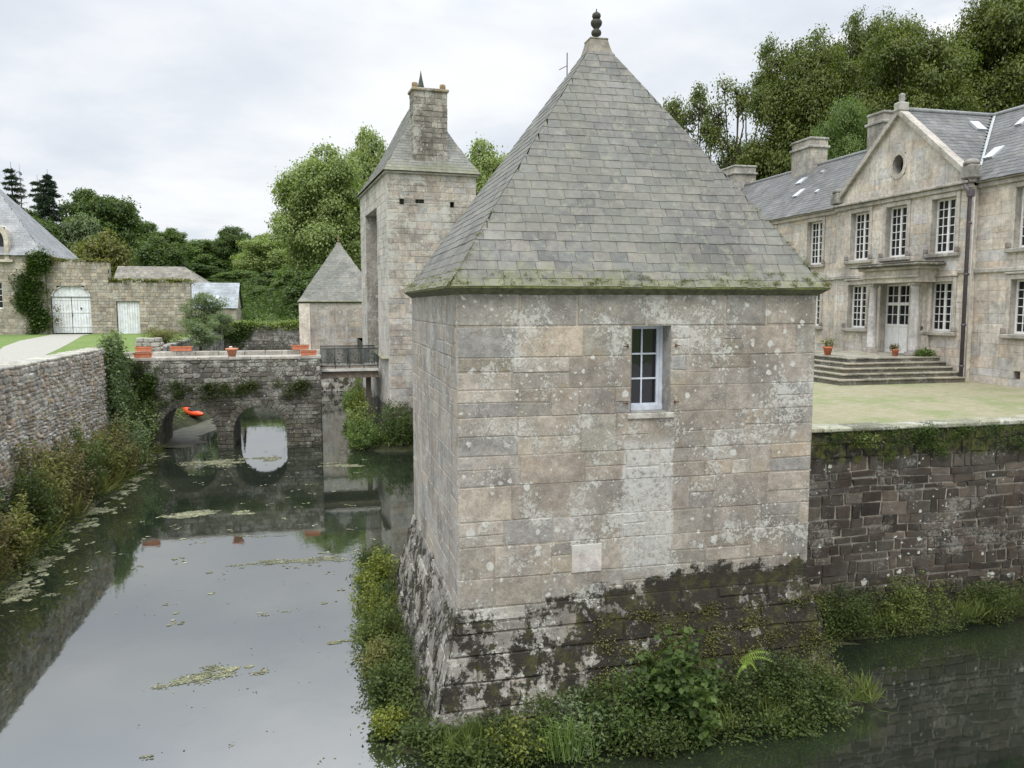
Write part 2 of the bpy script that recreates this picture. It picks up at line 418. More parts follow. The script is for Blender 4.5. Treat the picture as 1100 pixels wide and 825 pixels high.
def leafmat(name, cols, trans=.35, rough=.55):
    m = bpy.data.materials.new(name); m.use_nodes = True; t = NT(m.node_tree); t.n.clear()
    g = t.new('ShaderNodeNewGeometry'); r_ = g.outputs['Random Per Island']
    cr = t.new('ShaderNodeValToRGB'); t.put(cr.inputs[0], t.math('ADD', t.math('MULTIPLY', r_, .6), t.math('MULTIPLY', t.rng(t.noise(g.outputs['Position'], .55, 3, .6), .3, .7), .4)))
    el = cr.color_ramp.elements; el[0].position = 0; el[1].position = 1
    while len(el) < len(cols): el.new(.5)
    for i, c_ in enumerate(cols): el[i].position = i/(len(cols)-1); el[i].color = (*c_, 1)
    b = t.new('ShaderNodeBsdfPrincipled'); t.put(b.inputs['Base Color'], cr.outputs[0]); b.inputs['Roughness'].default_value = rough; b.inputs['Specular IOR Level'].default_value = .25
    tr = t.new('ShaderNodeBsdfTranslucent'); t.put(tr.inputs[0], t.mix(1, cr.outputs[0], (1.3, 1.5, .5), 'MULTIPLY'))
    mx_ = t.new('ShaderNodeMixShader'); mx_.inputs[0].default_value = trans
    o = t.new('ShaderNodeOutputMaterial'); t.l.new(b.outputs[0], mx_.inputs[1]); t.l.new(tr.outputs[0], mx_.inputs[2]); t.l.new(mx_.outputs[0], o.inputs[0])
    return m

M = {}
M['pav'] = stone('pavilion_stone', crust=.50, dots=1.0, moss=(2.0, 1.5, .97), dark=.38, ochre=.35, bump=1.0, lime=True, crustcol=(.53, .53, .48))
M['pavside'] = M['pav']
M['tower'] = stone('tower_stone', crust=.7, dots=1.0, moss=(2.0, 2.6, .85), dark=.45, ochre=.2, bump=.6)
M['tower_chim'] = stone('chimney_stone', crust=.5, dots=.5, dark=.75, ochre=.1)
M['rubble'] = stone('left_bank_stone', crust=.5, dots=.35, moss=(.9, 2.2, .8), dark=.28, ochre=.25, green=.28, tone=(1.0, .98, .95))
M['bridge'] = stone('bridge_stone', crust=.45, dots=.6, moss=(2.6, 2.6, .55), dark=.75, ochre=.05, green=.3)
M['moatwall'] = stone('damp_wall_stone', crust=.06, dots=.45, moss=(.7, 1.4, .85), moss_top=(3.62, 1.1, .97), dark=.75, ochre=.06)
M['chateau'] = stone('house_stone', crust=.12, dots=.05, dark=.22, ochre=.16, bump=.25, streak=.28, tone=(1.1, 1.08, 1.06))
M['cornice'] = stone('house_cornice_stone', crust=.25, dots=.2, dark=.55, ochre=.15, bump=.3, streak=.3)
M['gatewall'] = stone('gate_wall_stone', crust=.3, dots=.2, dark=.3, ochre=.25, streak=.25)
M['coping'] = stone('coping_stone', crust=.5, dots=.4, dark=.4, ochre=.1, green=.25)
M['steps'] = stone('step_stone', crust=.2, dots=.2, dark=.95, ochre=.0, green=.3, tone=(.62, .6, .55))
M['slate'] = slate_mat('weathered_slate', moss_z=7.40, lich=.6, tone=(.80, .775, .79))
M['slate_t'] = slate_mat('tower_slate', moss_z=13.7, lich=.5)
M['slate_f'] = slate_mat('far_pavilion_slate', lich=.25)
M['slate_h'] = slate_mat('house_slate', lich=.22)
M['slate_g'] = slate_mat('pale_slate', lich=.15, rough=.6)
M['white'] = plain('white_paint', (.72, .72, .70), .5, .08, stain=((.4, .4, .36), .25))
M['winpaint'] = plain('pale_window_paint', (.50, .54, .60), .5, .12)
M['door'] = plain('old_white_boards', (.66, .68, .69), .7, .12, scale=3, stain=((.25, .27, .22), .5))
M['iron'] = plain('dark_iron', (.03, .035, .035), .6, .3)
M['greyiron'] = plain('grey_green_metal', (.045, .055, .05), .6, .3)
M['rust'] = plain('rusty_iron', (.10, .05, .03), .8, .4)
M['pipe'] = plain('drainpipe_paint', (.09, .075, .085), .5, .2)
M['lead'] = plain('lead_flashing', (.36, .38, .38), .5, .15)
M['terracotta'] = plain('terracotta', (.50, .17, .09), .85, .2, stain=((.35, .25, .18), .3))
M['orange'] = plain('orange_plastic', (.80, .10, .03), .35, .05, spec=.5)
M['wood'] = plain('grey_timber', (.16, .13, .10), .85, .3)
M['skylight'] = plain('skylight_glass', (.40, .43, .45), .15, .05, spec=.6, bump=0)
M['bark'] = plain('bark', (.075, .06, .045), .95, .35, scale=5, bump=.5)
M['soil'] = plain('bank_soil', (.030, .034, .014), .95, .4, scale=4, bump=.6)
m, t, b = new_mat('window_glass'); b.inputs['Base Color'].default_value = (.012, .013, .016, 1); b.inputs['Roughness'].default_value = .06; b.inputs['Specular IOR Level'].default_value = .5
t.put(b.inputs['Normal'], t.bump(t.noise(geo(t), 3, 2), .15, .02)); M['glass'] = m
m, t, b = new_mat('moat_water'); P_ = geo(t)
mur = t.rng(t.noise(P_, .25, 5, .6), .35, .7)
t.put(b.inputs['Base Color'], t.mix(mur, (.010, .014, .010), (.022, .028, .017)))
b.inputs['Roughness'].default_value = .035; b.inputs['IOR'].default_value = 3.2; b.inputs['Specular IOR Level'].default_value = .55
nn = t.math('ADD', t.math('MULTIPLY', t.noise(t.vmath('MULTIPLY', P_, (1.5, 1, 1)), .9, 3, .5), .6), t.math('MULTIPLY', t.noise(P_, 5, 2, .5), .08))
t.put(b.inputs['Normal'], t.bump(nn, .05, .08)); M['water'] = m
m, t, b = new_mat('lawn_ground'); P_ = geo(t)
g1 = t.noise(P_, .25, 5, .6); g2 = t.noise(P_, 3, 6, .7); g3 = t.noise(P_, 25, 3, .7)
c = t.mix(t.rng(g2, .3, .7), (.085, .14, .03), (.15, .215, .06)); c = t.mix(t.math('MULTIPLY', t.rng(g1, .5, .7), .5), c, (.19, .22, .07))
k = t.rng(g3, .3, .7, .7, 1.25); c = t.mix(1, c, t.comb(k, k, k), 'MULTIPLY')
t.put(b.inputs['Base Color'], c); b.inputs['Roughness'].default_value = .95; t.put(b.inputs['Normal'], t.bump(t.math('ADD', g3, g2), .6, .04)); M['lawn'] = m
m, t, b = new_mat('forecourt_ground'); P_ = geo(t)
g1 = t.noise(P_, .5, 6, .6); g2 = t.noise(P_, 5, 6, .7); g3 = t.noise(P_, 40, 3, .7)
c = t.mix(t.rng(g2, .3, .7), (.30, .275, .20), (.22, .215, .12)); c = t.mix(t.math('MULTIPLY', t.rng(t.math('ADD', t.math('MULTIPLY', g1, .75), t.math('MULTIPLY', g2, .25)), .46, .60), .75), c, (.17, .205, .085))
k = t.rng(g3, .3, .7, .75, 1.2); c = t.mix(1, c, t.comb(k, k, k), 'MULTIPLY')
t.put(b.inputs['Base Color'], c); b.inputs['Roughness'].default_value = .95; t.put(b.inputs['Normal'], t.bump(t.math('ADD', g3, g2), .5, .03)); M['court'] = m
M['gravel'] = plain('pale_gravel', (.30, .295, .26), .95, .2, scale=12, bump=.5)
M['scum'] = plain('pond_weed', (.115, .115, .08), .9, .4, scale=3)

L = {}
L['dark'] = leafmat('leaf_dark', [(0.033, 0.057, 0.018), (0.063, 0.101, 0.027), (0.112, 0.155, 0.042)])
L['mid'] = leafmat('leaf_mid', [(0.055, 0.088, 0.028), (0.102, 0.153, 0.043), (0.164, 0.218, 0.07)])
L['bright'] = leafmat('leaf_bright', [(0.117, 0.153, 0.056), (0.2, 0.251, 0.088), (0.308, 0.348, 0.153)])
L['olive'] = leafmat('leaf_olive', [(.065, .075, .024), (.14, .145, .045), (.23, .22, .08)])
L['yellow'] = leafmat('leaf_yellow', [(.07, .09, .02), (.16, .19, .035), (.28, .28, .05)])
L['conifer'] = leafmat('needle', [(0.015, 0.03, 0.018), (0.03, 0.054, 0.03), (0.053, 0.083, 0.045)], trans=.1)
L['grey'] = leafmat('leaf_grey_green', [(0.083, 0.116, 0.055), (0.138, 0.182, 0.094), (0.198, 0.242, 0.132)])
L['red'] = leafmat('leaf_russet', [(0.07, 0.07, 0.032), (0.133, 0.114, 0.052), (0.179, 0.132, 0.064)])
L['beech'] = leafmat('leaf_beech', [(0.055, 0.073, 0.022), (0.098, 0.127, 0.031), (0.172, 0.179, 0.051)])

L['herb'] = leafmat('leaf_herb', [(.028, .045, .014), (.062, .090, .024), (.12, .145, .048)])
L['herb_light'] = leafmat('leaf_herb_light', [(.05, .075, .02), (.10, .135, .035), (.19, .21, .065)])
# ------------------------------------------------------------------ ground, moat, water
G = 4.3
def hill(x, y):
    h = G
    r_ = math.hypot(max(0, x-34), 0); h += 5.5*(1-math.exp(-(r_/22)**2)) if x > 34 and y > 5 else 0
    if y > 88: h += min(1, (y-88)/90)**1.2*9*(1-.55*math.exp(-((x-2)/22)**2))
    if x < -32: h += min(1, (-32-x)/60)*5
    h += min(1, max(0, math.hypot(x, y)-230)/500)*-4
    if 70 < y < 88 and x < -9: h += .0
    return h
xs = sorted(set([5.0, -900, -500, -300, -200, -150, -120, -100, -80, -70, -60, -50, -44, -38, -34, -30, -26, -22, -18, -14, -11.5, -9.3, -6, -3, -1.4, 0, 2.95, 5, 8.4, 12, 16, 21.4, 26, 30, 34, 38, 43, 50, 58, 68, 80, 95, 115, 140, 180, 240, 330, 500, 900]))
ys = sorted(set([49.0, -900, -400, -200, -100, -50, -25, -12, -6, -2, 2, 6, 10, 14.9, 18.5, 22, 27, 33, 39.5, 44.4, 49.4, 55, 60, 66.2, 72, 76, 80, 84.2, 88, 93, 100, 110, 120, 135, 150, 175, 200, 240, 300, 400, 600, 1000]))
def in_moat(cx, cy):
    if -9.3 < cx < 2.95 and -6 < cy < 66.2: return True
    if -9.3 < cx < -1.4 and cy < 84.2 and cy > 0: return True
    if 2.95 < cx < 5.0 and 14 < cy < 39.5: return True
    if 2.95 < cx < 58 and -6 < cy < 14.9: return True
    return False
g1_, g2_ = MB(), MB()
for i in range(len(xs)-1):
    for j in range(len(ys)-1):
        cx, cy = (xs[i]+xs[i+1])/2, (ys[j]+ys[j+1])/2
        if in_moat(cx, cy): continue
        q_ = [(xs[i], ys[j]), (xs[i+1], ys[j]), (xs[i+1], ys[j+1]), (xs[i], ys[j+1])]
        court = 2.95 < cx < 30 and 14.9 < cy < 66.2
        (g2_ if court else g1_).poly([(a, b_, hill(a, b_)) for a, b_ in q_], (1, 1, 1), (0, 0, 1), True)
struct('ground', g1_, M['lawn']); struct('forecourt', g2_, M['court'])
mb = MB(); mb.poly([(-9.6, -6.5, 0), (60, -6.5, 0), (60, 15.0, 0), (-9.6, 15.0, 0)], n=(0, 0, 1)); mb.poly([(-9.6, 15, 0), (5.3, 15, 0), (5.3, 84.4, 0), (-9.6, 84.4, 0)], n=(0, 0, 1))
struct('moat_water', mb, M['water'])
mb = MB(); mb.poly([(-9.6, -6.5, -.6), (60, -6.5, -.6), (60, 15.0, -.6), (-9.6, 15.0, -.6)], n=(0, 0, 1)); mb.poly([(-9.6, 15, -.6), (5.3, 15, -.6), (5.3, 84.4, -.6), (-9.6, 84.4, -.6)], n=(0, 0, 1))
struct('moat_bed', mb, M['soil'])
# gravel drive to the gate
mb = MB(); lft = [(-23.4, 79.6), (-22.9, 77), (-21.5, 66), (-19.4, 56.6), (-17.5, 50), (-16, 44), (-14.6, 36), (-14, 25), (-14, 5)]; rgt = [(-20.2, 79.6), (-19.9, 76), (-17.4, 64), (-15.2, 53), (-13.9, 46), (-12.6, 40), (-11.9, 34), (-11.6, 25), (-11.6, 5)]
for i in range(len(lft)-1):
    a, b_, c, d_ = lft[i], rgt[i], rgt[i+1], lft[i+1]; mb.poly([(*a, G+.012), (*b_, G+.012), (*c, G+.012), (*d_, G+.012)], n=(0, 0, 1))
struct('gravel_drive', mb, M['gravel'])

# ------------------------------------------------------------------ the moat pavilion (and its twin)
PAL = [(0.3, 0.267, 0.225), (0.277, 0.249, 0.211), (0.312, 0.28, 0.235), (0.282, 0.257, 0.225), (0.265, 0.249, 0.225), (0.308, 0.267, 0.211), (0.286, 0.261, 0.22), (0.294, 0.271, 0.22), (0.273, 0.267, 0.247), (0.3, 0.271, 0.23)]
SL = [(.165, .166, .150), (.15, .152, .138), (.18, .18, .16), (.138, .141, .13), (.195, .192, .17), (.16, .165, .148)]
def pavilion(x0, y0, sx, sy, label, quoin=False, seed=3, detail=True):
    r = random.Random(seed); x1, y1 = x0+sx, y0+sy
    T = thing('moat_pavilion', label, 'pavilion', (x0+sx/2, y0+sy/2, 0))
    mort = (.27, .245, .20); ZP, ZF, ZE = 1.95, 6.59, 7.19
    wb = MB()
    hole = (2.95, 5.10-ZP, 3.65, 6.56-ZP) if detail else None
    fx = [(0, .48), (.48, 1.02), (1.02, 1.44), (1.44, 2.02), (2.02, 2.52), (2.52, 3.03), (3.03, 3.15), (3.15, 3.60), (3.60, 4.11), (4.11, 4.61), (4.61, 4.64)]
    fixed = [(a, b_) for a, b_ in fx if b_-a > .1]
    fixed = [(0, .48), (.48, 1.02), (1.02, 1.44), (1.44, 2.02), (2.02, 2.52), (2.52, 3.15), (3.15, 3.60), (3.60, 4.11), (4.11, 4.61)]
    faces = [((x0, y0), (1, 0), (0, -1), sx, hole), ((x0, y1), (0, -1), (-1, 0), sy, None), ((x1, y0), (0, 1), (1, 0), sy, None), ((x1, y1), (-1, 0), (0, 1), sx, None)]
    for (ox, oy), (ux, uy), (nx, ny), W, h in faces:
        U, N = Vector((ux, uy, 0)), Vector((nx, ny, 0))
        panel(wb, (ox, oy, ZP), U, (0, 0, 1), N, W, ZF-ZP-.03, (.4, .5), (.28, 1.15), PAL, mort, r, holes=[h] if h else [], gap=.015, depth=.005, bev=.010, jx=.010, rough=.006, fixed=fixed, var=.19, split=.42)
        # plain frieze of tall blocks under the eave
        holes = [(h[0], -1, h[2], -.5)] if h else []
        panel(wb, (ox, oy, ZF-.03), U, (0, 0, 1), N, W, ZE-ZF+.03, (.6, .7), (.55, 1.55), [(.275, .255, .215), (.255, .24, .205), (.29, .27, .23)], (.36, .31, .24), r, gap=.034, depth=.012, bev=.012, jx=.006, var=.06, split=0)
        # battered plinth
        bt = Vector((nx, ny, 0))*.50; slope = (Vector((0, 0, ZP))-bt)
        def clipf(v, W=W): k = .50*(1-v/ZPN); return (-k, W+k)
        ZPN = slope.length; Vd = slope.normalized(); Nn = U.cross(Vd); Nn = Nn if Nn.dot(N) > 0 else -Nn
        panel(wb, Vector((ox, oy, 0))+bt, U, Vd, Nn, W, ZPN, (.34, .46), (.4, 1.5), [(.22, .205, .18), (.18, .17, .15), (.25, .235, .205)], (.13, .12, .10), r, gap=.018, depth=.02, bev=.02, jx=.014, rough=.02, clip=clipf, var=.2)
        wb.poly([Vector((ox, oy, 0))+bt*.94-U*.47-Vector((0, 0, .03)), Vector((ox, oy, 0))+bt*.94+U*(W+.47)-Vector((0, 0, .03)), Vector((ox+ux*W, oy+uy*W, ZP-.01))-N*.02, Vector((ox, oy, ZP-.01))-N*.02], (.20, .185, .16), N)
        # courses step back slightly: bottom skirt below water
        wb.poly([Vector((ox, oy, -.7))+bt*1.0-U*.5, Vector((ox, oy, -.7))+bt+U*(W+.5), Vector((ox, oy, .02))+bt+U*(W+.5), Vector((ox, oy, .02))+bt-U*.5], (.2, .19, .16), N)
    if h is None and hole:
        O = Vector((x0, y0, ZP)); reveal(wb, O, (1, 0, 0), (0, 0, 1), (0, -1, 0), hole, .42, (.34, .33, .31))
    wl = obj('wall', wb, M['pav'], T)
    if hole:
        # pale squared stone and worn limewashed strip are part of the wall's own colouring (small inset stones)
        s_ = MB(); s_.box((4.03, y0-.022, 2.42), (4.56, y0+.02, 2.90), (1.15, 1.12, 1.08), .008)
        a_ = obj('inset_stone', s_, M['inset'], T)
        sl = MB(); sl.box((4.98, y0-.05, 5.00), (5.83, y0+.40, 5.095), (.40, .37, .32), .012)
        sill = obj('window_sill', sl, M['coping'], T)
        wf = window(T, (5.05, y0+.36, 5.10), (1, 0, 0), (0, -1, 0), .70, 1.455, 2, 3, fr=.055, mun=.030, mat=M['winpaint'], casement=False, extra=True)
        for hx in (4.97, 5.83):
            for hz in (6.22, 5.27):
                g = MB(); dx_ = -.05 if hx < 5.4 else .05
                g.tube([(hx, y0+.01, hz), (hx, y0-.035, hz), (hx+dx_*1.6, y0-.04, hz+.005)], [.011, .011, .008], 6); g.tube([(hx, y0-.04, hz-.02), (hx, y0-.04, hz+.035)], [.012, .012], 6)
                obj('shutter_pintle', g, M['rust'], T)
    # roof
    e = .16; ax, ay, az = (x0+x1)/2+(.16 if detail else 0), (y0+y1)/2, 11.92
    cor = [Vector((x0-e, y0-e, 7.20)), Vector((x1+e, y0-e, 7.20)), Vector((x1+e, y1+e, 7.20)), Vector((x0-e, y1+e, 7.20))]
    kk = .075; top = [Vector((ax+sx_*.19, ay+sy_*.19, az)) for sx_, sy_ in ((-1, -1), (1, -1), (1, 1), (-1, 1))]
    def curve(c0, c1):
        def f_(t_):   # slight bell-cast at the eave
            p_ = c0.lerp(c1, t_); s_ = max(0, 1-t_/.16); p_.z -= 0; dz_ = .20*(t_/.16)*(1-t_/.16) if t_ < .16 else 0
            p_.z -= dz_*1.0; return p_
        return f_
    rb = MB()
    def mossy(t0, c_, r_):
        if t0 < .03: return (c_[0]*1.0, c_[1]*1.03, c_[2]*.88)
        return c_
    for i in range(4):
        j = (i+1) % 4
        slates(rb, curve(cor[i], top[i]), curve(cor[j], top[j]), 1.0, 31, .31, SL, r, thick=.009, moss=mossy, var=.09)
    # eave board / soffit
    rf = obj('roof', rb, M['slate'] if detail else M['slate_f'], T)
    sb = MB()
    for i in range(4):
        j = (i+1) % 4; a, b_ = cor[i], cor[j]; ia = Vector((x0 if i in (0, 3) else x1, y0 if i < 2 else y1, 7.06)); ib = Vector((x0 if j in (0, 3) else x1, y0 if j < 2 else y1, 7.06))
        sb.poly([a-Vector((0, 0, .02)), b_-Vector((0, 0, .02)), ib, ia], (1, 1, 1), (0, 0, -1))
        sb.poly([a-Vector((0, 0, .03)), b_-Vector((0, 0, .03)), b_+Vector((0, 0, .012)), a+Vector((0, 0, .012))], (1.2, 1.3, .8), (a+b_)/2-Vector(((x0+x1)/2, (y0+y1)/2, 7.2)))
    obj('eave_soffit', sb, M['soffit'], rf)
    # stone cap and turned finial
    cb = MB(); cb.lathe(ax, ay, [(.46, az-.10), (.40, az+.02), (.34, az+.20), (.33, az+.24), (.27, az+.25)], 4, (.40, .37, .30), False)
    # rotate by 45 deg: a four sided lathe already lies on the diagonals
    cap = MB(); k1 = [(.25, az-.09), (.195, az+.10), (.18, az+.17)]
    for i in range(2):
        (ra, za), (rb_, zb) = k1[i], k1[i+1]
        for (s1, s2) in (((-1, -1), (1, -1)), ((1, -1), (1, 1)), ((1, 1), (-1, 1)), ((-1, 1), (-1, -1))):
            cap.poly([(ax+s1[0]*ra, ay+s1[1]*ra, za), (ax+s2[0]*ra, ay+s2[1]*ra, za), (ax+s2[0]*rb_, ay+s2[1]*rb_, zb), (ax+s1[0]*rb_, ay+s1[1]*rb_, zb)], (.24, .22, .18), (s1[0]+s2[0], s1[1]+s2[1], .5))
    cap.box((ax-.19, ay-.19, az+.17), (ax+.19, ay+.19, az+.205), (.22, .21, .17), .01)
    obj('roof_cap', cap, M['capstone'], rf)
    fb = MB(); z0 = az+.205
    fb.lathe(ax, ay, [(q_*.70, z0+(h_-z0)*.68) for q_, h_ in [(.10, z0), (.10, z0+.03), (.06, z0+.06), (.055, z0+.09), (.13, z0+.14), (.145, z0+.20), (.13, z0+.26), (.07, z0+.31), (.09, z0+.34), (.15, z0+.42), (.165, z0+.50), (.14, z0+.555), (.06, z0+.585), (.10, z0+.60), (.125, z0+.66), (.115, z0+.73), (.06, z0+.775), (.02, z0+.80), (.012, z0+.88)]], 20, (1, 1, 1), True)
    obj('finial', fb, M['finial'] if detail else M['finial_o'], rf)
    if quoin:
        qb = MB(); qb.box((x0-.05, y0-.08, 0), (x0+.80, y0+.1, 7.05), (.52, .48, .41), .01); obj('corner_pilaster', qb, M['chateau'], T)
    return T

def window(par, O, U, N, w_, h_, cols, rows, fr=.06, mun=.03, mat=None, casement=True, extra=False, name='window', door=False):
    """O lower corner in world space; U along, N outward. frame with glazing bars; the glass is its sub-part"""
    O, U, N, V = Vector(O), Vector(U), Vector(N), Vector((0, 0, 1)); b = MB(); mat = mat or M['white']
    def bar(u0, v0, u1, v1, d0, d1, col=(1, 1, 1)):
        a = O+U*u0+V*v0+N*d0; c = O+U*u1+V*v1+N*d1; b.box(a, c, col, .004)
    bar(0, 0, fr, h_, -.04, .03); bar(w_-fr, 0, w_, h_, -.04, .03); bar(fr, 0, w_-fr, fr*1.25, -.04, .035); bar(fr, h_-fr, w_-fr, h_, -.04, .03)
    x0, x1, y0, y1 = fr, w_-fr, fr*1.25, h_-fr
    halves = [(x0, x1)]
    if casement: m_ = (x0+x1)/2; bar(m_-fr*.7, y0, m_+fr*.7, y1, -.03, .035); halves = [(x0, m_-fr*.7), (m_+fr*.7, x1)]
    if extra: bar(-.0, -.0, w_, .09, .03, .075); bar(w_-fr*1.0, .09, w_+.0, h_, .03, .05); bar(x0, y0, x1, y0+.05, -.02, .033); bar(x1-.05, y0, x1, y1, -.02, .03); x1 -= .05; y0 += .05; halves = [(x0, x1)]
    n = cols//len(halves); yb = y0
    if door: bar(x0, y0, x1, y0+.95, -.02, .012); bar(x0, y0+.9, x1, y0+1.0, -.02, .03); bar(x0, y1-.72, x1, y1-.62, -.03, .045); yb = y0+1.0
    for a, c in halves:
        for k in range(1, n): u = a+(c-a)*k/n; bar(u-mun/2, yb, u+mun/2, y1, -.01, .02)
    for k in range(1, rows): v = yb+(y1-yb)*k/rows; bar(x0, v-mun/2, x1, v+mun/2, -.01, .018)
    wo_ = obj(name, b, mat, par)
    g = MB(); g.poly([O+U*.01+V*.01-N*.012, O+U*(w_-.01)+V*.01-N*.012, O+U*(w_-.01)+V*(h_-.01)-N*.012, O+U*.01+V*(h_-.01)-N*.012], n=N)
    g.poly([O+U*.01+V*.01-N*.02, O+U*(w_-.01)+V*.01-N*.02, O+U*(w_-.01)+V*(h_-.01)-N*.02, O+U*.01+V*(h_-.01)-N*.02], n=-N)
    obj('pane', g, M['glass'], wo_)
    return wo_

M['inset'] = stone('pale_inset_stone', crust=.8, dots=.3, dark=.05, ochre=.05, tone=(.38, .36, .34))
M['capstone'] = stone('cap_stone', crust=.3, dots=.2, dark=.2, ochre=1.0)
M['soffit'] = plain('mossy_eave', (.085, .088, .050), .9, .4, scale=10)
M['finial'] = plain('finial_pottery', (.045, .043, .035), .75, .4, scale=14, bump=.4)
M['finial_o'] = plain('ochre_finial', (.20, .15, .08), .8, .3)

pavilion(2.1, 12.5, 6.4, 6.2, 'square stone moat pavilion with slate pyramid roof and one small white-framed window', seed=3)
pavilion(-1.5, 66.0, 6.4, 6.2, 'small far pavilion with pyramid roof at the end of the moat behind the footbridge', quoin=True, seed=9, detail=False)
mb = MB(); mb.tube([(5.36, 17.2, 10.4), (5.36, 17.2, 12.35)], [.016, .012], 6); mb.tube([(5.18, 17.2, 11.98), (5.36, 17.2, 12.08)], [.008, .008], 5)
tag(obj('roof_aerial', mb, M['greyiron']), 'thin metal aerial rod rising behind the slope of the slate pyramid roof', 'aerial')

# ------------------------------------------------------------------ moat walls
def solid_wall(name, label, cat, mat, x0, y0, x1, y1, z0, z1, faces, ch, bw, pal, mort, seed, rubble=True, coping=None, **k):
    """free standing or retaining wall: stone faces on the wanted sides, thing with face and coping parts"""
    r = random.Random(seed); T = thing(name, label, cat, ((x0+x1)/2, (y0+y1)/2, z0))
    wb = MB()
    F = {'-x': ((x0, y1), (0, -1), (-1, 0), y1-y0), '+x': ((x1, y0), (0, 1), (1, 0), y1-y0), '-y': ((x0, y0), (1, 0), (0, -1), x1-x0), '+y': ((x1, y1), (-1, 0), (0, 1), x1-x0)}
    for s_, ((ox, oy), (ux, uy), (nx, ny), W) in F.items():
        if s_ in faces: panel(wb, (ox, oy, z0), (ux, uy, 0), (0, 0, 1), (nx, ny, 0), W, z1-z0, ch, bw, pal, mort, r, rubble=rubble, **k)
        else: wb.poly([(ox, oy, z0), (ox+ux*W, oy+uy*W, z0), (ox+ux*W, oy+uy*W, z1), (ox, oy, z1)], mort, (nx, ny, 0))
    wb.poly([(x0, y0, z1), (x1, y0, z1), (x1, y1, z1), (x0, y1, z1)], mort, (0, 0, 1))
    obj('stonework', wb, mat, T)
    if coping:
        cb = MB(); ov, th, ln = coping; along = 'x' if (x1-x0) > (y1-y0) else 'y'; a = x0 if along == 'x' else y0; e_ = x1 if along == 'x' else y1
        while a < e_-.05:
            b_ = min(e_, a+r.uniform(.7, 1.3)*ln); dz_ = r.uniform(-.015, .015); dd = r.uniform(-.03, .03)
            if along == 'x': cb.box((a+.006, y0-ov+dd, z1+dz_+.003), (b_-.006, y1+ov+dd, z1+th+dz_), jit((.36, .35, .30), .2, r), .025)
            else: cb.box((x0-ov+dd, a+.006, z1+dz_+.003), (x1+ov+dd, b_-.006, z1+th+dz_), jit((.36, .35, .30), .2, r), .025)
            a = b_
        obj('coping', cb, M['coping'], T)
    return T
RUB = [(.36, .33, .28), (.29, .27, .24), (.42, .39, .34), (.24, .22, .20), (.50, .49, .46), (.40, .32, .22), (.33, .26, .20), (.46, .45, .43), (.40, .36, .33)]
DRK = [(0.048, 0.038, 0.03), (0.034, 0.028, 0.022), (0.061, 0.05, 0.039), (0.081, 0.067, 0.052), (0.043, 0.033, 0.026), (0.053, 0.044, 0.035)]
BRG = [(0.115, 0.108, 0.094), (0.079, 0.072, 0.065), (0.144, 0.137, 0.119), (0.101, 0.086, 0.076), (0.202, 0.194, 0.173), (0.065, 0.061, 0.054)]
solid_wall('rubble_bank_wall', 'long rubble stone wall of mixed pebbly stones rising from the left bank of the moat', 'wall', M['rubble'], -9.75, -6, -9.0, 37.7, -.5, 4.98, ('+x', '-y', '+y'), (.09, .20), (.09, .30), RUB, (.36, .335, .28), 11, gap=.004, depth=.03, bev=.03, rough=.06, wavy=.03, coping=(.03, .10, .22), backoff=.0)
solid_wall('bank_wall_end', 'short ivy-covered length of bank wall between the rubble wall and the arched bridge', 'wall', M['rubble'], -9.85, 38.1, -9.15, 40.6, -.5, 4.45, ('+x', '-y'), (.16, .28), (.2, .5), BRG, (.12, .11, .09), 12, gap=.012, depth=.03, bev=.03, rough=.03, wavy=.03)
solid_wall('forecourt_moat_wall', 'dark damp masonry wall with moss along its top holding up the forecourt on the right', 'wall', M['moatwall'], 8.62, 14.6, 58, 15.1, -.5, 4.26, ('-y',), (.12, .32), (.16, .66), DRK, (.20, .185, .155), 13, rubble=False, gap=.024, depth=.016, bev=.014, jx=.020, rough=.025, wavy=.014, split=.3, var=.32, coping=None)
solid_wall('terrace_moat_wall', 'stone retaining wall between the square pavilion and the tall gate tower', 'wall', M['moatwall'], 5.0, 18.95, 5.4, 39.2, -.5, 4.3, ('-x',), (.2, .3), (.25, .6), DRK, (.2, .19, .17), 14, rubble=False, gap=.02, depth=.012, bev=.012, jx=.01)
solid_wall('terrace_moat_wall', 'stone retaining wall running from the gate tower to the small far pavilion', 'wall', M['moatwall'], 2.95, 49.7, 3.35, 65.5, -.5, 4.3, ('-x',), (.2, .3), (.25, .6), BRG, (.2, .19, .17), 15, rubble=False, gap=.02, depth=.012, bev=.012, jx=.01)
solid_wall('far_moat_wall', 'low old stone wall with a mat of leaves on top closing the far end of the moat', 'wall', M['bridge'], -9.3, 84.0, -1.4, 84.6, -.5, 4.9, ('-y',), (.2, .32), (.25, .6), BRG, (.16, .15, .13), 16, gap=.02, depth=.03, bev=.03, rough=.02)
solid_wall('far_bank_wall', 'moat side wall beyond the bridge on the left bank above the kayak', 'wall', M['bridge'], -9.8, 44.7, -9.3, 83.8, -.5, 4.4, ('+x',), (.2, .32), (.25, .6), BRG, (.16, .15, .13), 17, gap=.02, depth=.03, bev=.03, rough=.02)

# mossy flat coping on the forecourt wall
r = random.Random(5); mb = MB(); a = 8.95
while a < 58:
    b_ = a+r.uniform(.7, 1.5); mb.box((a+.01, 14.50+r.uniform(-.03, .03), 4.262), (b_-.01, 15.05+r.uniform(-.05, .1), 4.315+r.uniform(0, .05)), jit((.25, .25, .18), .3, r), .02); a = b_
tag(obj('wall_coping', mb, M['coping']), 'row of flat worn capping stones along the edge of the forecourt', 'coping')

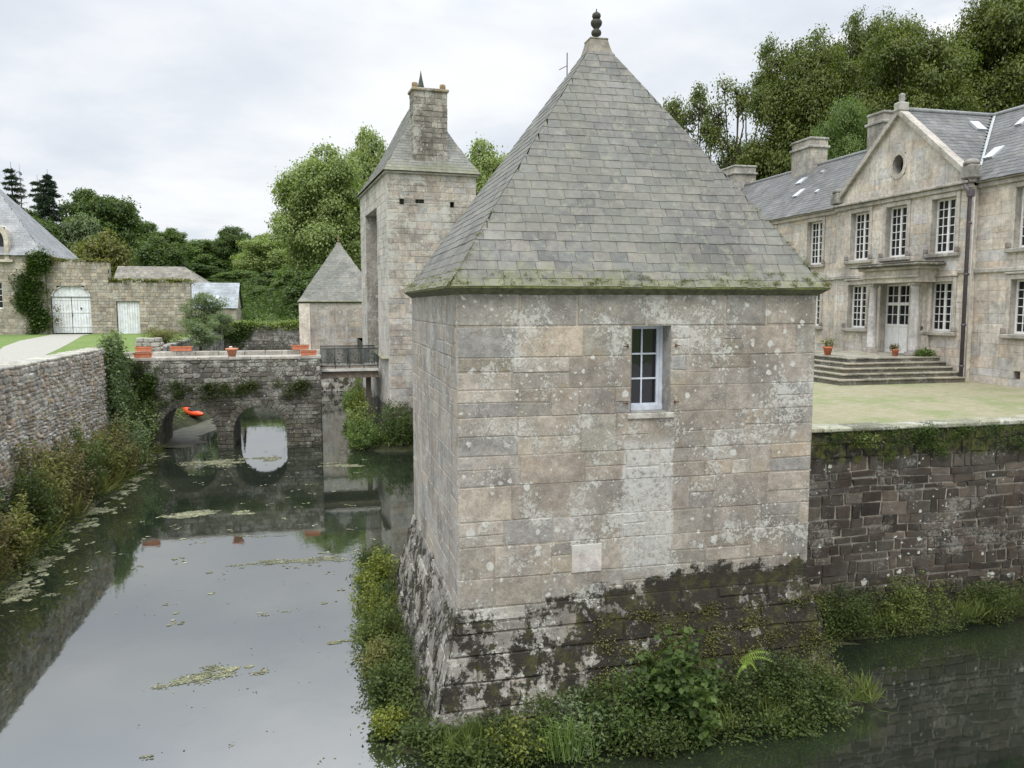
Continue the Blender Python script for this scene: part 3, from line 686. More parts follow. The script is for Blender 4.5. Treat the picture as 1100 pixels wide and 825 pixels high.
# ------------------------------------------------------------------ arched bridge
def bridge():
    r = random.Random(21); T = thing('arched_bridge', 'old stone bridge with two round arches and flower troughs, crossing the moat', 'bridge', (-4.6, 42.6, 0))
    X0, X1, Y0, Y1, ZT = -9.15, 0.0, 40.7, 44.4, 4.28
    arches = [(-6.25, 1.32, .80), (-2.93, 1.25, .80)]
    wb = MB()
    for (yy, ny) in ((Y0, -1), (Y1, 1)):
        v = -.5
        courses_ = coursed(9, ZT+.5, (.15, .26), None, r, [2.55])
        for c0, c1 in courses_:
            v0, v1 = c0-.5, c1-.5; vm = (v0+v1)/2
            # in the arch band cut the courses finely by the curve
            cuts = []
            for ax, ar, az in arches:
                if vm < az: cuts.append((ax-ar, ax+ar))
                elif vm < az+ar: hw = math.sqrt(max(0, ar*ar-(vm-az)**2)); cuts.append((ax-hw, ax+hw))
            segs = [(X0, X1)]
            for a, b_ in cuts:
                ns = []
                for s0, s1 in segs:
                    if a > s0 and a < s1: ns.append((s0, a))
                    if b_ < s1 and b_ > s0: ns.append((b_, s1))
                    if (a >= s1 or b_ <= s0): ns.append((s0, s1))
                segs = ns
            off = 0.0 if v0 > 2.0 else .04
            for s0, s1 in segs:
                panel(wb, (s0, yy-ny*.0, v0), (1, 0, 0), (0, 0, 1), (0, ny, 0), s1-s0, v1-v0, (1, 1), (.2, .55), BRG, (.10, .095, .08), r, rubble=(vm > 2.05), gap=.014, depth=.02, bev=.02, rough=.03, fixed=[(0, v1-v0)])
    # arch rings (voussoirs) and barrels
    barrel = MB(); rings = {(i_, f_): MB() for i_ in range(2) for f_ in (-1, 1)}
    for i_, (ax, ar, az) in enumerate(arches):
        n = 17
        for k in range(n):
            t0, t1 = math.pi*k/n, math.pi*(k+1)/n; e0, e1 = t0+.012, t1-.012
            for yy, ny in ((Y0, -1), (Y1, 1)):
                ring = rings[(i_, ny)]; ro = ar+.30+r.uniform(-.03, .03); pts = [(ax+math.cos(q_)*rr, az+math.sin(q_)*rr) for q_, rr in ((e0, ar-.01), (e1, ar-.01), (e1, ro), (e0, ro))]
                y_o = yy+ny*.055; c_ = jit((.13, .12, .10), .3, r)
                ring.poly([(p_[0], y_o, p_[1]) for p_ in pts], c_, (0, ny, 0))
                cx_, cz_ = sum(p_[0] for p_ in pts)/4, sum(p_[1] for p_ in pts)/4
                for q_ in range(4): a, b_ = pts[q_], pts[(q_+1) % 4]; ring.poly([(a[0], y_o, a[1]), (b_[0], y_o, b_[1]), (b_[0], yy, b_[1]), (a[0], yy, a[1])], c_, ((a[0]+b_[0])/2-cx_, 0, (a[1]+b_[1])/2-cz_))
            p0, p1 = (ax+math.cos(t0)*ar, az+math.sin(t0)*ar), (ax+math.cos(t1)*ar, az+math.sin(t1)*ar)
            barrel.poly([(p0[0], Y0, p0[1]), (p1[0], Y0, p1[1]), (p1[0], Y1, p1[1]), (p0[0], Y1, p0[1])], jit((.15, .14, .12), .2, r), (ax-p0[0], 0, az-p0[1]))
        for s_ in (-1, 1): barrel.poly([(ax+s_*ar, Y0, -.5), (ax+s_*ar, Y1, -.5), (ax+s_*ar, Y1, az), (ax+s_*ar, Y0, az)], (.12, .11, .09), (-s_, 0, 0))
    panel(wb, (X1, Y0, -.5), (0, 1, 0), (0, 0, 1), (1, 0, 0), Y1-Y0, ZT+.5, (.16, .28), (.2, .5), BRG, (.10, .095, .08), r, rubble=True, gap=.014, depth=.02, bev=.02, rough=.02)
    wl = obj('spandrel_wall', wb, M['bridge'], T); [obj('arch_ring', q_, M['bridge'], wl) for q_ in rings.values()]; obj('vault', barrel, M['bridge'], T)
    db = MB(); db.poly([(X0-.7, Y0+.3, 4.305), (X1, Y0+.3, 4.305), (X1, Y1-.3, 4.305), (X0-.7, Y1-.3, 4.305)], (1, 1, 1), (0, 0, 1)); obj('deck', db, M['gravel'], T)
    for (ya, yb) in ((Y0-.05, Y0+.38), (Y1-.38, Y1+.05)):
        cb = MB(); a = X0-.6
        while a < X1+.04:
            b_ = min(X1+.06, a+r.uniform(.8, 1.5)); cb.box((a+.006, ya+r.uniform(-.02, .02), ZT), (b_-.006, yb, ZT+.15+(.10 if ya > 42 else 0)+r.uniform(-.01, .015)), jit((.36, .33, .29), .15, r), .02); a = b_
        obj('coping', cb, M['coping'], T)
    return T
bridge()
# terracotta troughs, pots
def trough(x, y, z, label, n=1, L_=.78):
    b = MB(); h = .24; l2, w2 = L_/2, .13
    for (a0, a1, z0, z1) in ((l2-.03, l2-.01, 0, h-.05), (l2+.02, l2+.02, h-.05, h)):
        wa0, wa1 = w2-.03 if z0 == 0 else w2+.015, w2-.01 if z0 == 0 else w2+.015
        vs = [(x+sx*(a0), y+sy*wa0, z+z0) for sx, sy in ((-1, -1), (1, -1), (1, 1), (-1, 1))]+[(x+sx*a1, y+sy*wa1, z+z1) for sx, sy in ((-1, -1), (1, -1), (1, 1), (-1, 1))]
        b.mesh(vs, [(0, 1, 5, 4), (1, 2, 6, 5), (2, 3, 7, 6), (3, 0, 4, 7), (3, 2, 1, 0), (4, 5, 6, 7)])
    T = thing('flower_trough', label, 'planter', (x, y, z), 'terracotta troughs on the bridge'); obj('trough', b, M['terracotta'], T)
    s_ = MB(); s_.box((x-l2+.03, y-w2+.03, z+h-.01), (x+l2-.03, y+w2-.03, z+h+.012)); obj('soil', s_, M['soil'], T)
    return T
trough(-8.15, 40.85, 4.44, 'terracotta trough on the near bridge edge at its left end')
trough(-8.75, 44.1, 4.56, 'terracotta trough at the far left corner of the bridge, beside a stone stub')
trough(-6.95, 44.1, 4.56, 'long terracotta trough on the far bridge edge in front of the yellowish bush', L_=1.05)
trough(-.55, 40.85, 4.44, 'terracotta trough on the near bridge edge next to the footbridge')
trough(-1.0, 44.1, 4.56, 'terracotta trough on the far bridge edge next to the footbridge', L_=.9)
T = thing('flower_pot', 'pale round terracotta pot with a small white flower on the near bridge edge', 'flower pot', (-4.15, 40.88, 4.44))
b = MB(); b.lathe(-4.15, 40.88, [(.17, 4.44), (.24, 4.74), (.29, 4.75), (.30, 4.83), (.25, 4.83), (.24, 4.78)], 18, (1.1, 1.4, 1.6)); obj('pot', b, M['terracotta'], T)
b = MB()
for a in range(5): b.lathe(-4.2+.05*math.cos(a*1.3), 40.88+.06*math.sin(a*1.3), [(.0, 4.86), (.04, 4.88), (.03, 4.91), (0.005, 4.92)], 8)
obj('flower', b, M['white'], T)

# ------------------------------------------------------------------ footbridge
T = thing('footbridge', 'narrow footbridge with dark mesh railing between the stone bridge and the gate tower', 'footbridge', (1.4, 42.9, 3.5))
b = MB()
for k in range(14): a = .02+k*.205; b.box((a, 41.5, 3.60), (a+.195, 44.2, 3.66), jit((1, 1, 1), .2), .004)
obj('deck', b, M['wood'], T)
for yy in (41.42, 44.2): b = MB(); b.box((.0, yy, 3.56), (2.9, yy+.08, 3.70), (.5, .49, .46), .006); obj('edge_board', b, M['coping'], T)
for yy in (41.7, 42.85, 44.0):
    b = MB(); b.box((0, yy-.12, 3.22), (2.9, yy+.12, 3.595), (1, 1, 1), .01); obj('beam', b, M['wood'], T)
for yy in (41.46, 44.24):
    b = MB(); b.tube([(.03, yy, 4.72), (2.88, yy, 4.72)], [.025, .025], 8); b.tube([(.03, yy, 3.82), (2.88, yy, 3.82)], [.022, .022], 8)
    for k in range(5): xx = .03+k*.7125; b.tube([(xx, yy, 3.68), (xx, yy, 4.74)], [.022, .022], 8)
    k = 0; nx_ = 47
    for k in range(nx_): xx = .06+k*.06; b.box((xx, yy-.006, 3.83), (xx+.026, yy+.006, 4.70))
    for k in range(5):
        for j in range(3): 
            xx = .38+k*.55+(.27 if j == 1 else 0)
            if xx < 2.8: b.lathe(xx, yy, [(0.0, 3.98+j*.24-.05), (.05, 3.98+j*.24), (0.0, 3.98+j*.24+.05)], 6)
    obj('railing', b, M['greyiron'], T)
b = MB(); b.box((2.30, 42.0, -.5), (2.55, 42.3, 3.2), (.5, .5, .5), .02); obj('trestle_post', b, M['wood'], T)

# ------------------------------------------------------------------ gate tower
def tower():
    r = random.Random(31); x0, x1, y0, y1, ZE = 3.3, 7.7, 39.3, 49.3, 13.2
    T = thing('gate_tower', 'tall narrow gate tower with steep slate roof and a broad chimney, beside the moat', 'tower', (3.3, 39.3, 0))
    wb = MB(); pal = [(.36, .32, .27), (.32, .30, .27), (.39, .35, .29), (.34, .33, .31), (.30, .27, .24)]; mort = (.36, .33, .28)
    hs = [(.58, 12.24, .80, 12.50), (1.36, 12.32, 1.78, 12.50), (3.08, 12.18, 3.28, 12.44)]
    panel(wb, (x0, y0, -.5), (1, 0, 0), (0, 0, 1), (0, -1, 0), x1-x0, ZE+.5, (.24, .40), (.25, .75), pal, mort, r, holes=hs, gap=.012, depth=.012, bev=.012, jx=.01, rough=.012, var=.15)
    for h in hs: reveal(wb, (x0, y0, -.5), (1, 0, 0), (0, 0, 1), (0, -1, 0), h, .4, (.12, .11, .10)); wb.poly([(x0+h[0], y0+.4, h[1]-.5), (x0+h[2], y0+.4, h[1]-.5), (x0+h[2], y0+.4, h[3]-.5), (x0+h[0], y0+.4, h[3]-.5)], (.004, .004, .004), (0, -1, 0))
    h = (2.3, 4.15, 6.6, 12.45)   # recess of the old drawbridge on the moat side
    panel(wb, (x0, y1, -.5), (0, -1, 0), (0, 0, 1), (-1, 0, 0), y1-y0, ZE+.5, (.3, .45), (.35, 1.0), [(.42, .39, .35), (.39, .37, .34), (.45, .42, .37)], mort, r, holes=[h], gap=.010, depth=.01, bev=.012, jx=.006, rough=.006, var=.07)
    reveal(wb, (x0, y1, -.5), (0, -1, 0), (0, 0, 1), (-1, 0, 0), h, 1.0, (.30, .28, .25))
    panel(wb, (x0+1.0, y1-h[0], -.5+h[1]), (0, -1, 0), (0, 0, 1), (-1, 0, 0), h[2]-h[0], h[3]-h[1], (.3, .45), (.35, .9), pal, mort, r, gap=.012, depth=.01, bev=.012, holes=[(.9, 0, 2.4, 2.9)])
    for (a, n_) in ((((x1, y0), (0, 1), (1, 0), y1-y0), 0), (((x1, y1), (-1, 0), (0, 1), x1-x0), 0)):
        (ox, oy), (ux, uy), (nx, ny), W = a; panel(wb, (ox, oy, -.5), (ux, uy, 0), (0, 0, 1), (nx, ny, 0), W, ZE+.5, (.3, .45), (.35, 1.0), pal, mort, r, gap=.012, depth=.01, bev=.012)
    wl = obj('wall', wb, M['tower'], T)
    g = MB()
    g.box((4.38, 43.2, 3.66), (4.45, 45.0, 6.6), (.5, .5, .5)); obj('gateway_door', g, M['wood'], T)
    cb = MB(); e = .14
    for a in (((x0-e, y0-e, ZE), (x1+e, y0+.05, ZE+.10)), ((x0-e, y0+.052, ZE), (x0+.05, y1+e, ZE+.10)), ((x1-.05, y0+.052, ZE), (x1+e, y1+e, ZE+.10)), ((x0+.052, y1-.05, ZE), (x1-.052, y1+e, ZE+.10))): cb.box(*a, (.32, .31, .26), .02)
    obj('cornice', cb, M['coping'], T)
    # roof: steep hip with bell-cast, short ridge
    e = .22; cor = [Vector((x0-e, y0-e, ZE+.11)), Vector((x1+e, y0-e, ZE+.11)), Vector((x1+e, y1+e, ZE+.11)), Vector((x0-e, y1+e, ZE+.11))]
    tp = [Vector((5.75, 42.9, 18.0)), Vector((5.75, 42.9, 18.0)), Vector((5.75, 45.2, 18.0)), Vector((5.75, 45.2, 18.0))]
    def curve(c0, c1):
        def f_(t_):
            p_ = c0.lerp(c1, t_); s_ = math.sin(math.pi*t_)**1.0; d_ = Vector((c1.x-c0.x, c1.y-c0.y, 0)); 
            p_ += d_*(.045*math.sin(math.pi*min(1, t_*1.25)) if t_ < .8 else 0); return p_
        return f_
    rb = MB()
    for i in range(4):
        j = (i+1) % 4; slates(rb, curve(cor[i], tp[i]), curve(cor[j], tp[j]), 1.0, 30, .26, SL, r, thick=.012)
    rf = obj('roof', rb, M['slate_t'], T)
    # chimney on the front slope
    cx0, cx1, cy0, cy1 = 4.70, 6.34, 39.65, 40.6
    c = MB(); pc = [(.22, .20, .17), (.16, .145, .125), (.28, .26, .22), (.19, .17, .145)]
    for (o_, u_, n_, W) in (((cx0, cy0), (1, 0), (0, -1), cx1-cx0), ((cx0, cy1), (0, -1), (-1, 0), cy1-cy0), ((cx1, cy0), (0, 1), (1, 0), cy1-cy0), ((cx1, cy1), (-1, 0), (0, 1), cx1-cx0)):
        panel(c, (*o_, 13.35), (*u_, 0), (0, 0, 1), (*n_, 0), W, 3.9, (.22, .34), (.25, .6), pc, (.2, .19, .16), r, gap=.012, depth=.012, bev=.012, jx=.01, rough=.02, var=.25)
    c.box((cx0-.05, cy0-.08, 13.3), (cx1+.05, cy1, 13.75), (.30, .29, .26), .02)
    c.box((cx0-.10, cy0-.10, 17.22), (cx1+.10, cy1+.10, 17.36), (.30, .25, .17), .03)
    ch = obj('chimney', c, M['tower_chim'], rf)
    for px_ in (cx0+.12, cx1-.14):
        g = MB(); g.lathe(px_, cy0+.3, [(.13, 17.36), (.15, 17.45), (.15, 17.62), (.10, 17.66), (.04, 17.67)], 10, (1, 1, 1)); obj('chimney_pot', g, M['finial_o'], ch)
    g = MB(); g.lathe(5.75, 43.0, [(.22, 18.0), (.16, 18.35), (.07, 18.75), (.012, 19.1)], 10); obj('finial', g, M['greyiron'], rf)
    g = MB(); g.box((cx0-.16, cy0-.12, 13.30), (cx0-.03, cy0+.9, 16.0), (1, 1, 1)) if False else None
    T.rotation_euler[2] = R(4.4)
    return T
tower()

# ------------------------------------------------------------------ the house
CH = [(.46, .425, .375), (.44, .41, .37), (.48, .44, .375), (.43, .415, .39), (.475, .445, .40), (.46, .405, .345), (.43, .415, .40)]
SLH = [(.110, .111, .112), (.095, .096, .098), (.125, .125, .122), (.102, .103, .102)]
def chateau():
    r = random.Random(41); XW, XA, XB = 21.65, 21.3, 29.2; Y0, YA, YB, Y1 = 6.0, 22.95, 30.05, 46.5; ZG, ZE = 4.2, 10.9
    T = thing('manor_house', 'long stone manor house with slate roofs, a pediment and tall white windows behind the forecourt', 'house', (25, 26, G))
    wb = MB(); MO = (.40, .36, .30)
    specs = []   # (plane x, y0, z0, w, h, rows, kind)
    up = (8.72, 10.62); lo = (5.98, 7.72)
    # avant-corps windows: centres
    ac = [(28.55, up), (26.45, up), (24.08, up), (28.55, lo), (24.05, lo)]
    rw = [(20.87, up), (20.87, lo), (16.6, up), (16.6, lo), (12.6, up), (12.6, lo), (8.6, up), (8.6, lo)]
    lw = [(32.1, up), (32.1, lo), (35.9, up), (35.9, lo), (39.9, up), (39.9, lo), (43.8, up), (43.8, lo)]
    W_ = 1.12
    def facade(xp, ya, yb, wins, extra=()):
        hs = [(y_-W_/2-ya, z_[0]-ZG, y_+W_/2-ya, z_[1]-ZG) for y_, z_ in wins]+[(a-ya, b_-ZG, c_-ya, d_-ZG) for a, b_, c_, d_ in extra]
        panel(wb, (xp, ya, ZG), (0, 1, 0), (0, 0, 1), (-1, 0, 0), yb-ya, ZE-ZG, (.30, .40), (.4, .95), CH, MO, r, holes=hs, gap=.010, depth=.006, bev=.008, jx=.003, rough=.004, var=.08)
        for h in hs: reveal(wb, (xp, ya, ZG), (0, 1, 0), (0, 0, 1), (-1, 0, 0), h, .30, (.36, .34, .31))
    facade(XA, YA, YB, ac, [(25.6, 5.1, 27.0, 7.70)])
    vent = (20.90, 4.55, 21.15, 4.80)
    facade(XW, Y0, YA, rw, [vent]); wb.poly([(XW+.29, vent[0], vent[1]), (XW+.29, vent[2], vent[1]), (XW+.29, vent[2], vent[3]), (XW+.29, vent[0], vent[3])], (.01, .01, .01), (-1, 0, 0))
    facade(XW, YB, Y1, lw)
    # returns and ends, back
    for ya, s_ in ((YA, -1), (YB, 1)): wb.poly([(XA, ya, ZG), (XW, ya, ZG), (XW, ya, ZE), (XA, ya, ZE)], CH[0], (0, s_, 0))
    for ya, s_ in ((Y0, -1), (Y1, 1)):
        panel(wb, (XW, ya, ZG), (1, 0, 0), (0, 0, 1), (0, s_, 0), XB-XW, ZE-ZG, (.3, .4), (.4, .9), CH, MO, r, gap=.01, depth=.006)
        xm = (XW+XB)/2; wb.poly([(XW, ya, ZE), (XB, ya, ZE), (xm, ya, 14.1)], CH[1], (0, s_, 0))
    wb.poly([(XB, Y0, ZG), (XB, Y1, ZG), (XB, Y1, ZE), (XB, Y0, ZE)], CH[2], (1, 0, 0))
    obj('wall', wb, M['chateau'], T)
    # windows with stone surrounds
    for xp, wins in ((XA, ac), (XW, rw[:6]), (XW, lw)):
        for y_, z_ in wins:
            wi = window(T, (xp+.22, y_-W_/2, z_[0]), (0, 1, 0), (-1, 0, 0), W_, z_[1]-z_[0], 4, 6 if z_ is up else 6, fr=.065, mun=.028)
            s_ = MB(); p_ = .045; q_ = .17; x_a, x_b = xp-.055, xp-.008
            s_.box((x_a, y_-W_/2-q_, z_[0]), (x_b, y_-W_/2-.004, z_[1]+q_), (.40, .375, .335), .015); s_.box((x_a, y_+W_/2+.004, z_[0]), (x_b, y_+W_/2+q_, z_[1]+q_), (.40, .375, .335), .015)
            s_.box((x_a-.003, y_-W_/2-.003, z_[1]+.003), (x_b, y_+W_/2+.003, z_[1]+q_+.003), (.38, .36, .32), .015)
            s_.box((x_a-.05, y_-W_/2-q_-.05, z_[1]+q_+.006), (x_b, y_+W_/2+q_+.05, z_[1]+q_+.075), (.33, .31, .28), .015)
            obj('surround', s_, M['chateau'], wi)
            s_ = MB(); s_.box((xp-.14, y_-W_/2-.26, z_[0]-.14), (xp+.2, y_+W_/2+.26, z_[0]-.004), (.36, .34, .30), .02)
            for k in (-1, 1): s_.box((xp-.12, y_+k*(W_/2+.17)-.10, z_[0]-.002), (xp-.055, y_+k*(W_/2+.17)+.10, z_[0]+.20), (.25, .22, .2), .03)
            obj('sill', s_, M['cornice'], wi)
    # string courses, eave cornice
    c = MB()
    for xp, ya, yb in ((XW, Y0, YA-.01), (XA, YA, 23.3), (XA, 27.62, YB), (XW, YB+.01, Y1)):
        c.box((xp-.09, ya, 7.98), (xp+.05, yb, 8.12), (.38, .36, .32), .02)
    obj('string_course', c, M['cornice'], T)
    c = MB()
    for xp, ya, yb in ((XW, Y0, YA-.02), (XA, YA-.05, YB+.05), (XW, YB+.02, Y1)):
        c.box((xp-.12, ya, ZE-.10), (xp+.1, yb, ZE+.06), (.40, .37, .33), .02); c.box((xp-.22, ya, ZE+.064), (xp+.1, yb, ZE+.16), (.38, .35, .31), .02)
    obj('cornice', c, M['cornice'], T)
    # pediment
    ym = 26.5; za = 14.0; pz = ZE+.16; p = MB(); n = 14
    ocy, ocz, ocr = 26.5, 12.15, .36
    def clipf(v): k = v/(za-pz); return (k*(ym-YA), (YB-YA)-k*(YB-ym))
    panel(p, (XA, YA, pz), (0, 1, 0), (0, 0, 1), (-1, 0, 0), YB-YA, za-pz, (.30, .36), (.35, .9), CH, MO, r, gap=.010, depth=.006, bev=.008, clip=clipf, holes=[(ocy-YA-.36, ocz-pz-.40, ocy-YA+.36, ocz-pz+.40)], var=.09)
    for ye in (YA, YB): p.poly([(XA-.004, ye, pz), (XA-.004, ye+(ym-ye)*.30, pz), (XA-.004, ym, za-1.0), (XA-.004, ym, za)], CH[1], (-1, 0, 0))
    h = (ocy-YA-.36, ocz-pz-.40, ocy-YA+.36, ocz-pz+.40)
    # oval opening: ring of stone round a dark recess
    O_ = MB(); ns = 24
    for k in range(ns):
        a0, a1 = 2*math.pi*k/ns, 2*math.pi*(k+1)/ns
        def pt(a, ry, rz, x_): return (x_, ocy+ry*math.cos(a), ocz+rz*math.sin(a))
        O_.poly([pt(a0, .29, .37, XA-.03), pt(a1, .29, .37, XA-.03), pt(a1, .46, .52, XA-.03), pt(a0, .46, .52, XA-.03)], (.42, .39, .34), (-1, 0, 0))
        O_.poly([pt(a0, .29, .37, XA-.03), pt(a1, .29, .37, XA-.03), pt(a1, .29, .37, XA+.35), pt(a0, .29, .37, XA+.35)], (.25, .24, .22), (0, -math.cos(a0), -math.sin(a0)))
        O_.poly([pt(a0, .46, .52, XA-.03), pt(a1, .46, .52, XA-.03), pt(a1, .46, .52, XA+.01), pt(a0, .46, .52, XA+.01)], (.42, .39, .34), (0, math.cos(a0), math.sin(a0)))
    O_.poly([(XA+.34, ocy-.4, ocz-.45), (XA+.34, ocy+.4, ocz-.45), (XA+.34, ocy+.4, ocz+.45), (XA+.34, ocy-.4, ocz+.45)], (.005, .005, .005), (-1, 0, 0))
    pd_ = obj('pediment', p, M['chateau'], T); obj('oval_opening', O_, M['chateau'], pd_)
    # raking cornice
    c = MB()
    for s_, yend in ((-1, YA-.12), (1, YB+.12)):
        a = Vector((0, yend, pz)); b_ = Vector((0, ym, za+.05)); dd = (b_-a).normalized(); nn_ = Vector((0, -dd.z*s_*-1, 0)); up_ = Vector((0, 0, 1))
        v0 = [Vector((x_, q_.y, q_.z+h_)) for q_ in (a, b_) for x_ in (XA-.16, XA+.2) for h_ in (-.06, .16)]
        c.mesh(v0, [(0, 1, 5, 4), (2, 6, 7, 3), (1, 3, 7, 5), (0, 4, 6, 2), (0, 2, 3, 1), (4, 5, 7, 6)], (.40, .37, .33))
    rc = obj('raking_cornice', c, M['cornice'], pd_)
    g = MB(); g.box((XA-.2, ym-.17, za+.1), (XA+.22, ym+.17, za+.42), (.33, .32, .29), .03); g.lathe(XA+.02, ym, [(.13, za+.42), (.08, za+.47), (.12, za+.55), (.10, za+.66), (.13, za+.70), (.03, za+.76)], 12, (.28, .27, .25)); obj('finial', g, M['cornice'], pd_)
    for yk in (YA+.02, YB-.02):
        g = MB(); g.box((XA-.24, yk-.26, pz+.05), (XA+.2, yk+.26, pz+.50), (.27, .26, .24), .04); g.lathe(XA-.02, yk, [(.24, pz+.5), (.26, pz+.56), (.20, pz+.66), (.05, pz+.72)], 10, (.25, .24, .22)); obj('acroterion', g, M['cornice'], pd_)
    # roof: main gable + cross gable
    xm = (XW+XB)/2; zr = 14.15; ez = ZE+.12; ex = XW-.25; rb = MB()
    k = (zr-ez)/(xm-ex)
    def line(a, b_): a, b_ = Vector(a), Vector(b_); return lambda t_: a.lerp(b_, t_)
    # front slope, right of the valley, left of the valley (mirrored valley)
    slates(rb, line((ex, YB+.15, ez), (xm, ym, zr)), line((ex, YA-.15, ez), (xm, ym, zr)), .0001, 1, 99, SLH, r) if False else None
    slates(rb, line((ex, Y1+.1, ez), (xm, Y1+.1, zr)), line((ex, YB-.15, ez), (xm, ym, zr)), 1, 22, .30, SLH, r, thick=.010)
    slates(rb, line((ex, YA+.15, ez), (xm, ym, zr)), line((ex, Y0-.1, ez), (xm, Y0-.1, zr)), 1, 22, .30, SLH, r, thick=.010)
    rb.poly([(XB+.25, Y0-.1, ez), (XB+.25, Y1+.1, ez), (xm, Y1+.1, zr), (xm, Y0-.1, zr)], SLH[0], (1, 0, 1))
    # cross gable slopes: eave along x from ex side to valley
    slates(rb, line((XA-.15, YA-.05, pz+.05), (XA-.15, ym, zr)), line((XW-.10, YA-.05, pz+.05), (xm, ym, zr)), 1, 20, .30, SLH, r, thick=.010)
    slates(rb, line((XW-.10, YB+.05, pz+.05), (xm, ym, zr)), line((XA-.15, YB+.05, pz+.05), (XA-.15, ym, zr)), 1, 20, .30, SLH, r, thick=.010)
    rf = obj('roof', rb, M['slate_h'], T)
    g = MB(); g.tube([(xm, Y0-.1, zr+.02), (xm, Y1+.1, zr+.02)], [.09, .09], 8); g.tube([(XA-.15, ym, zr+.03), (xm, ym, zr+.02)], [.09, .09], 8); obj('ridge_tiles', g, M['ridge'], rf)
    g = MB(); dv = Vector((xm, ym, zr))-Vector((XW-.2, YA-.1, ez)); nrm = Vector((-k, .0, 1)).normalized()
    for (A_, B_) in (((XW-.24, YA-.02, ez+.06), (xm, ym, zr+.04)), ((XW-.24, YB+.02, ez+.06), (xm, ym, zr+.04))):
        a, b_ = Vector(A_), Vector(B_); s_ = 1 if A_[1] > 26 else -1
        g.poly([a+Vector((0, s_*.14, 0)), b_+Vector((0, s_*.14, 0)), b_, a], n=(-1, 0, 1))
    obj('valley_flashing', g, M['lead'], rf)
    def on_roof(y_, z_): return ex+(z_-ez)/k
    for (y_, z_, w2, l2) in ((26.3, 13.05, .20, .28), (24.1, 13.35, .18, .3), (23.6, 12.1, .25, .42), (37.2, 13.2, .28, .34), (35.7, 12.35, .25, .40), (33.9, 12.2, .12, .14), (41.0, 12.3, .12, .15), (36.0, 13.5, .10, .12)):
        g = MB(); sl_ = Vector((1, 0, k)).normalized()
        if y_ > 24.4 and y_ < 28: 
            continue
        nn_ = Vector((-k, 0, 1)).normalized(); c0 = Vector((on_roof(y_, z_), y_, z_))+nn_*.04
        w2 *= .8; l2 *= .75
        vs = [c0+Vector((0, a*w2, 0))+sl_*(b_*l2)+nn_*h_ for h_ in (-.03, .05) for a, b_ in ((-1, -1), (1, -1), (1, 1), (-1, 1))]
        g.mesh(vs, [(3, 2, 1, 0), (4, 5, 6, 7), (0, 1, 5, 4), (1, 2, 6, 5), (2, 3, 7, 6), (3, 0, 4, 7)]); obj('skylight', g, M['skylight'], rf)
    # a skylight on the right slope of the cross gable
    g = MB(); kk_ = (zr-pz)/(ym-YA); nn_ = Vector((0, -kk_, 1)).normalized(); sl_ = Vector((0, 1, kk_)).normalized(); c0 = Vector((24.0, 25.75, pz+kk_*(25.75-YA)))+nn_*.06
    vs = [c0+Vector((a*.2, 0, 0))+sl_*(b_*.28)+nn_*h_ for h_ in (-.03, .05) for a, b_ in ((-1, -1), (1, -1), (1, 1), (-1, 1))]
    g.mesh(vs, [(3, 2, 1, 0), (4, 5, 6, 7), (0, 1, 5, 4), (1, 2, 6, 5), (2, 3, 7, 6), (3, 0, 4, 7)]); obj('skylight', g, M['skylight'], rf)
    # chimneys
    for (ya, yb, xa, xb, zt, zb) in ((37.6, 39.3, 24.9, 25.9, 15.45, 13.2), (32.2, 33.3, 25.0, 25.8, 15.55, 13.2), (45.0, 46.6, 24.7, 26.1, 15.25, 13.0)):
        c = MB()
        for (o_, u_, n_, W) in (((xa, ya), (1, 0), (0, -1), xb-xa), ((xa, yb), (0, -1), (-1, 0), yb-ya), ((xb, ya), (0, 1), (1, 0), yb-ya), ((xb, yb), (-1, 0), (0, 1), xb-xa)):
            panel(c, (*o_, zb), (*u_, 0), (0, 0, 1), (*n_, 0), W, zt-zb, (.28, .36), (.3, .7), [(.36, .34, .30), (.33, .31, .28), (.38, .35, .30)], MO, r, gap=.01, depth=.008, bev=.01, var=.1)
        c.box((xa-.10, ya-.10, zt-.42), (xb+.10, yb+.10, zt-.30), (.34, .33, .30), .02); c.box((xa-.06, ya-.06, zt), (xb+.06, yb+.06, zt+.12), (.30, .29, .26), .03)
        obj('chimney', c, M['cornice'], rf)
    # portico: pilasters, two columns, entablature, moss topped cornice
    po = MB(); xf = 20.45
    po.box((xf+.02, 24.25, 7.72), (XA-.01, 27.15, 8.18), (.45, .42, .36), .01); po.box((xf-.06, 24.15, 7.90), (xf+.015, 27.25, 7.97), (.42, .39, .34), .01)
    po.box((xf-.10, 24.08, 8.185), (XA-.01, 27.32, 8.30), (.42, .39, .34), .02)
    for yy in (24.62, 27.2): po.box((XA-.12, yy-.16, 5.1), (XA-.012, yy+.16, 7.715), (.45, .42, .37), .01)
    pr = obj('portico', po, M['chateau'], T)
    c = MB(); c.box((xf-.28, 23.85, 8.305), (XA-.01, 27.6, 8.39), (.20, .19, .165), .03); c.box((xf-.16+.0, 23.95, 8.395), (XA-.01, 27.5, 8.455), (.12, .115, .09), .02)
    obj('portico_cornice', c, M['steps'], pr)
    for yy in (24.62, 26.85):
        c = MB(); c.box((xf+.08, yy-.20, 5.10), (xf+.48, yy+.20, 5.25), (.42, .40, .36), .015)
        c.lathe(xf+.28, yy, [(.19, 5.25), (.20, 5.30), (.165, 5.36), (.165, 6.0), (.155, 6.8), (.14, 7.50), (.17, 7.53), (.15, 7.56), (.18, 7.63)], 20, (.43, .42, .41)); c.box((xf+.08, yy-.20, 7.63), (xf+.48, yy+.20, 7.715), (.42, .40, .36), .01)
        obj('column', c, M['chateau'], pr)
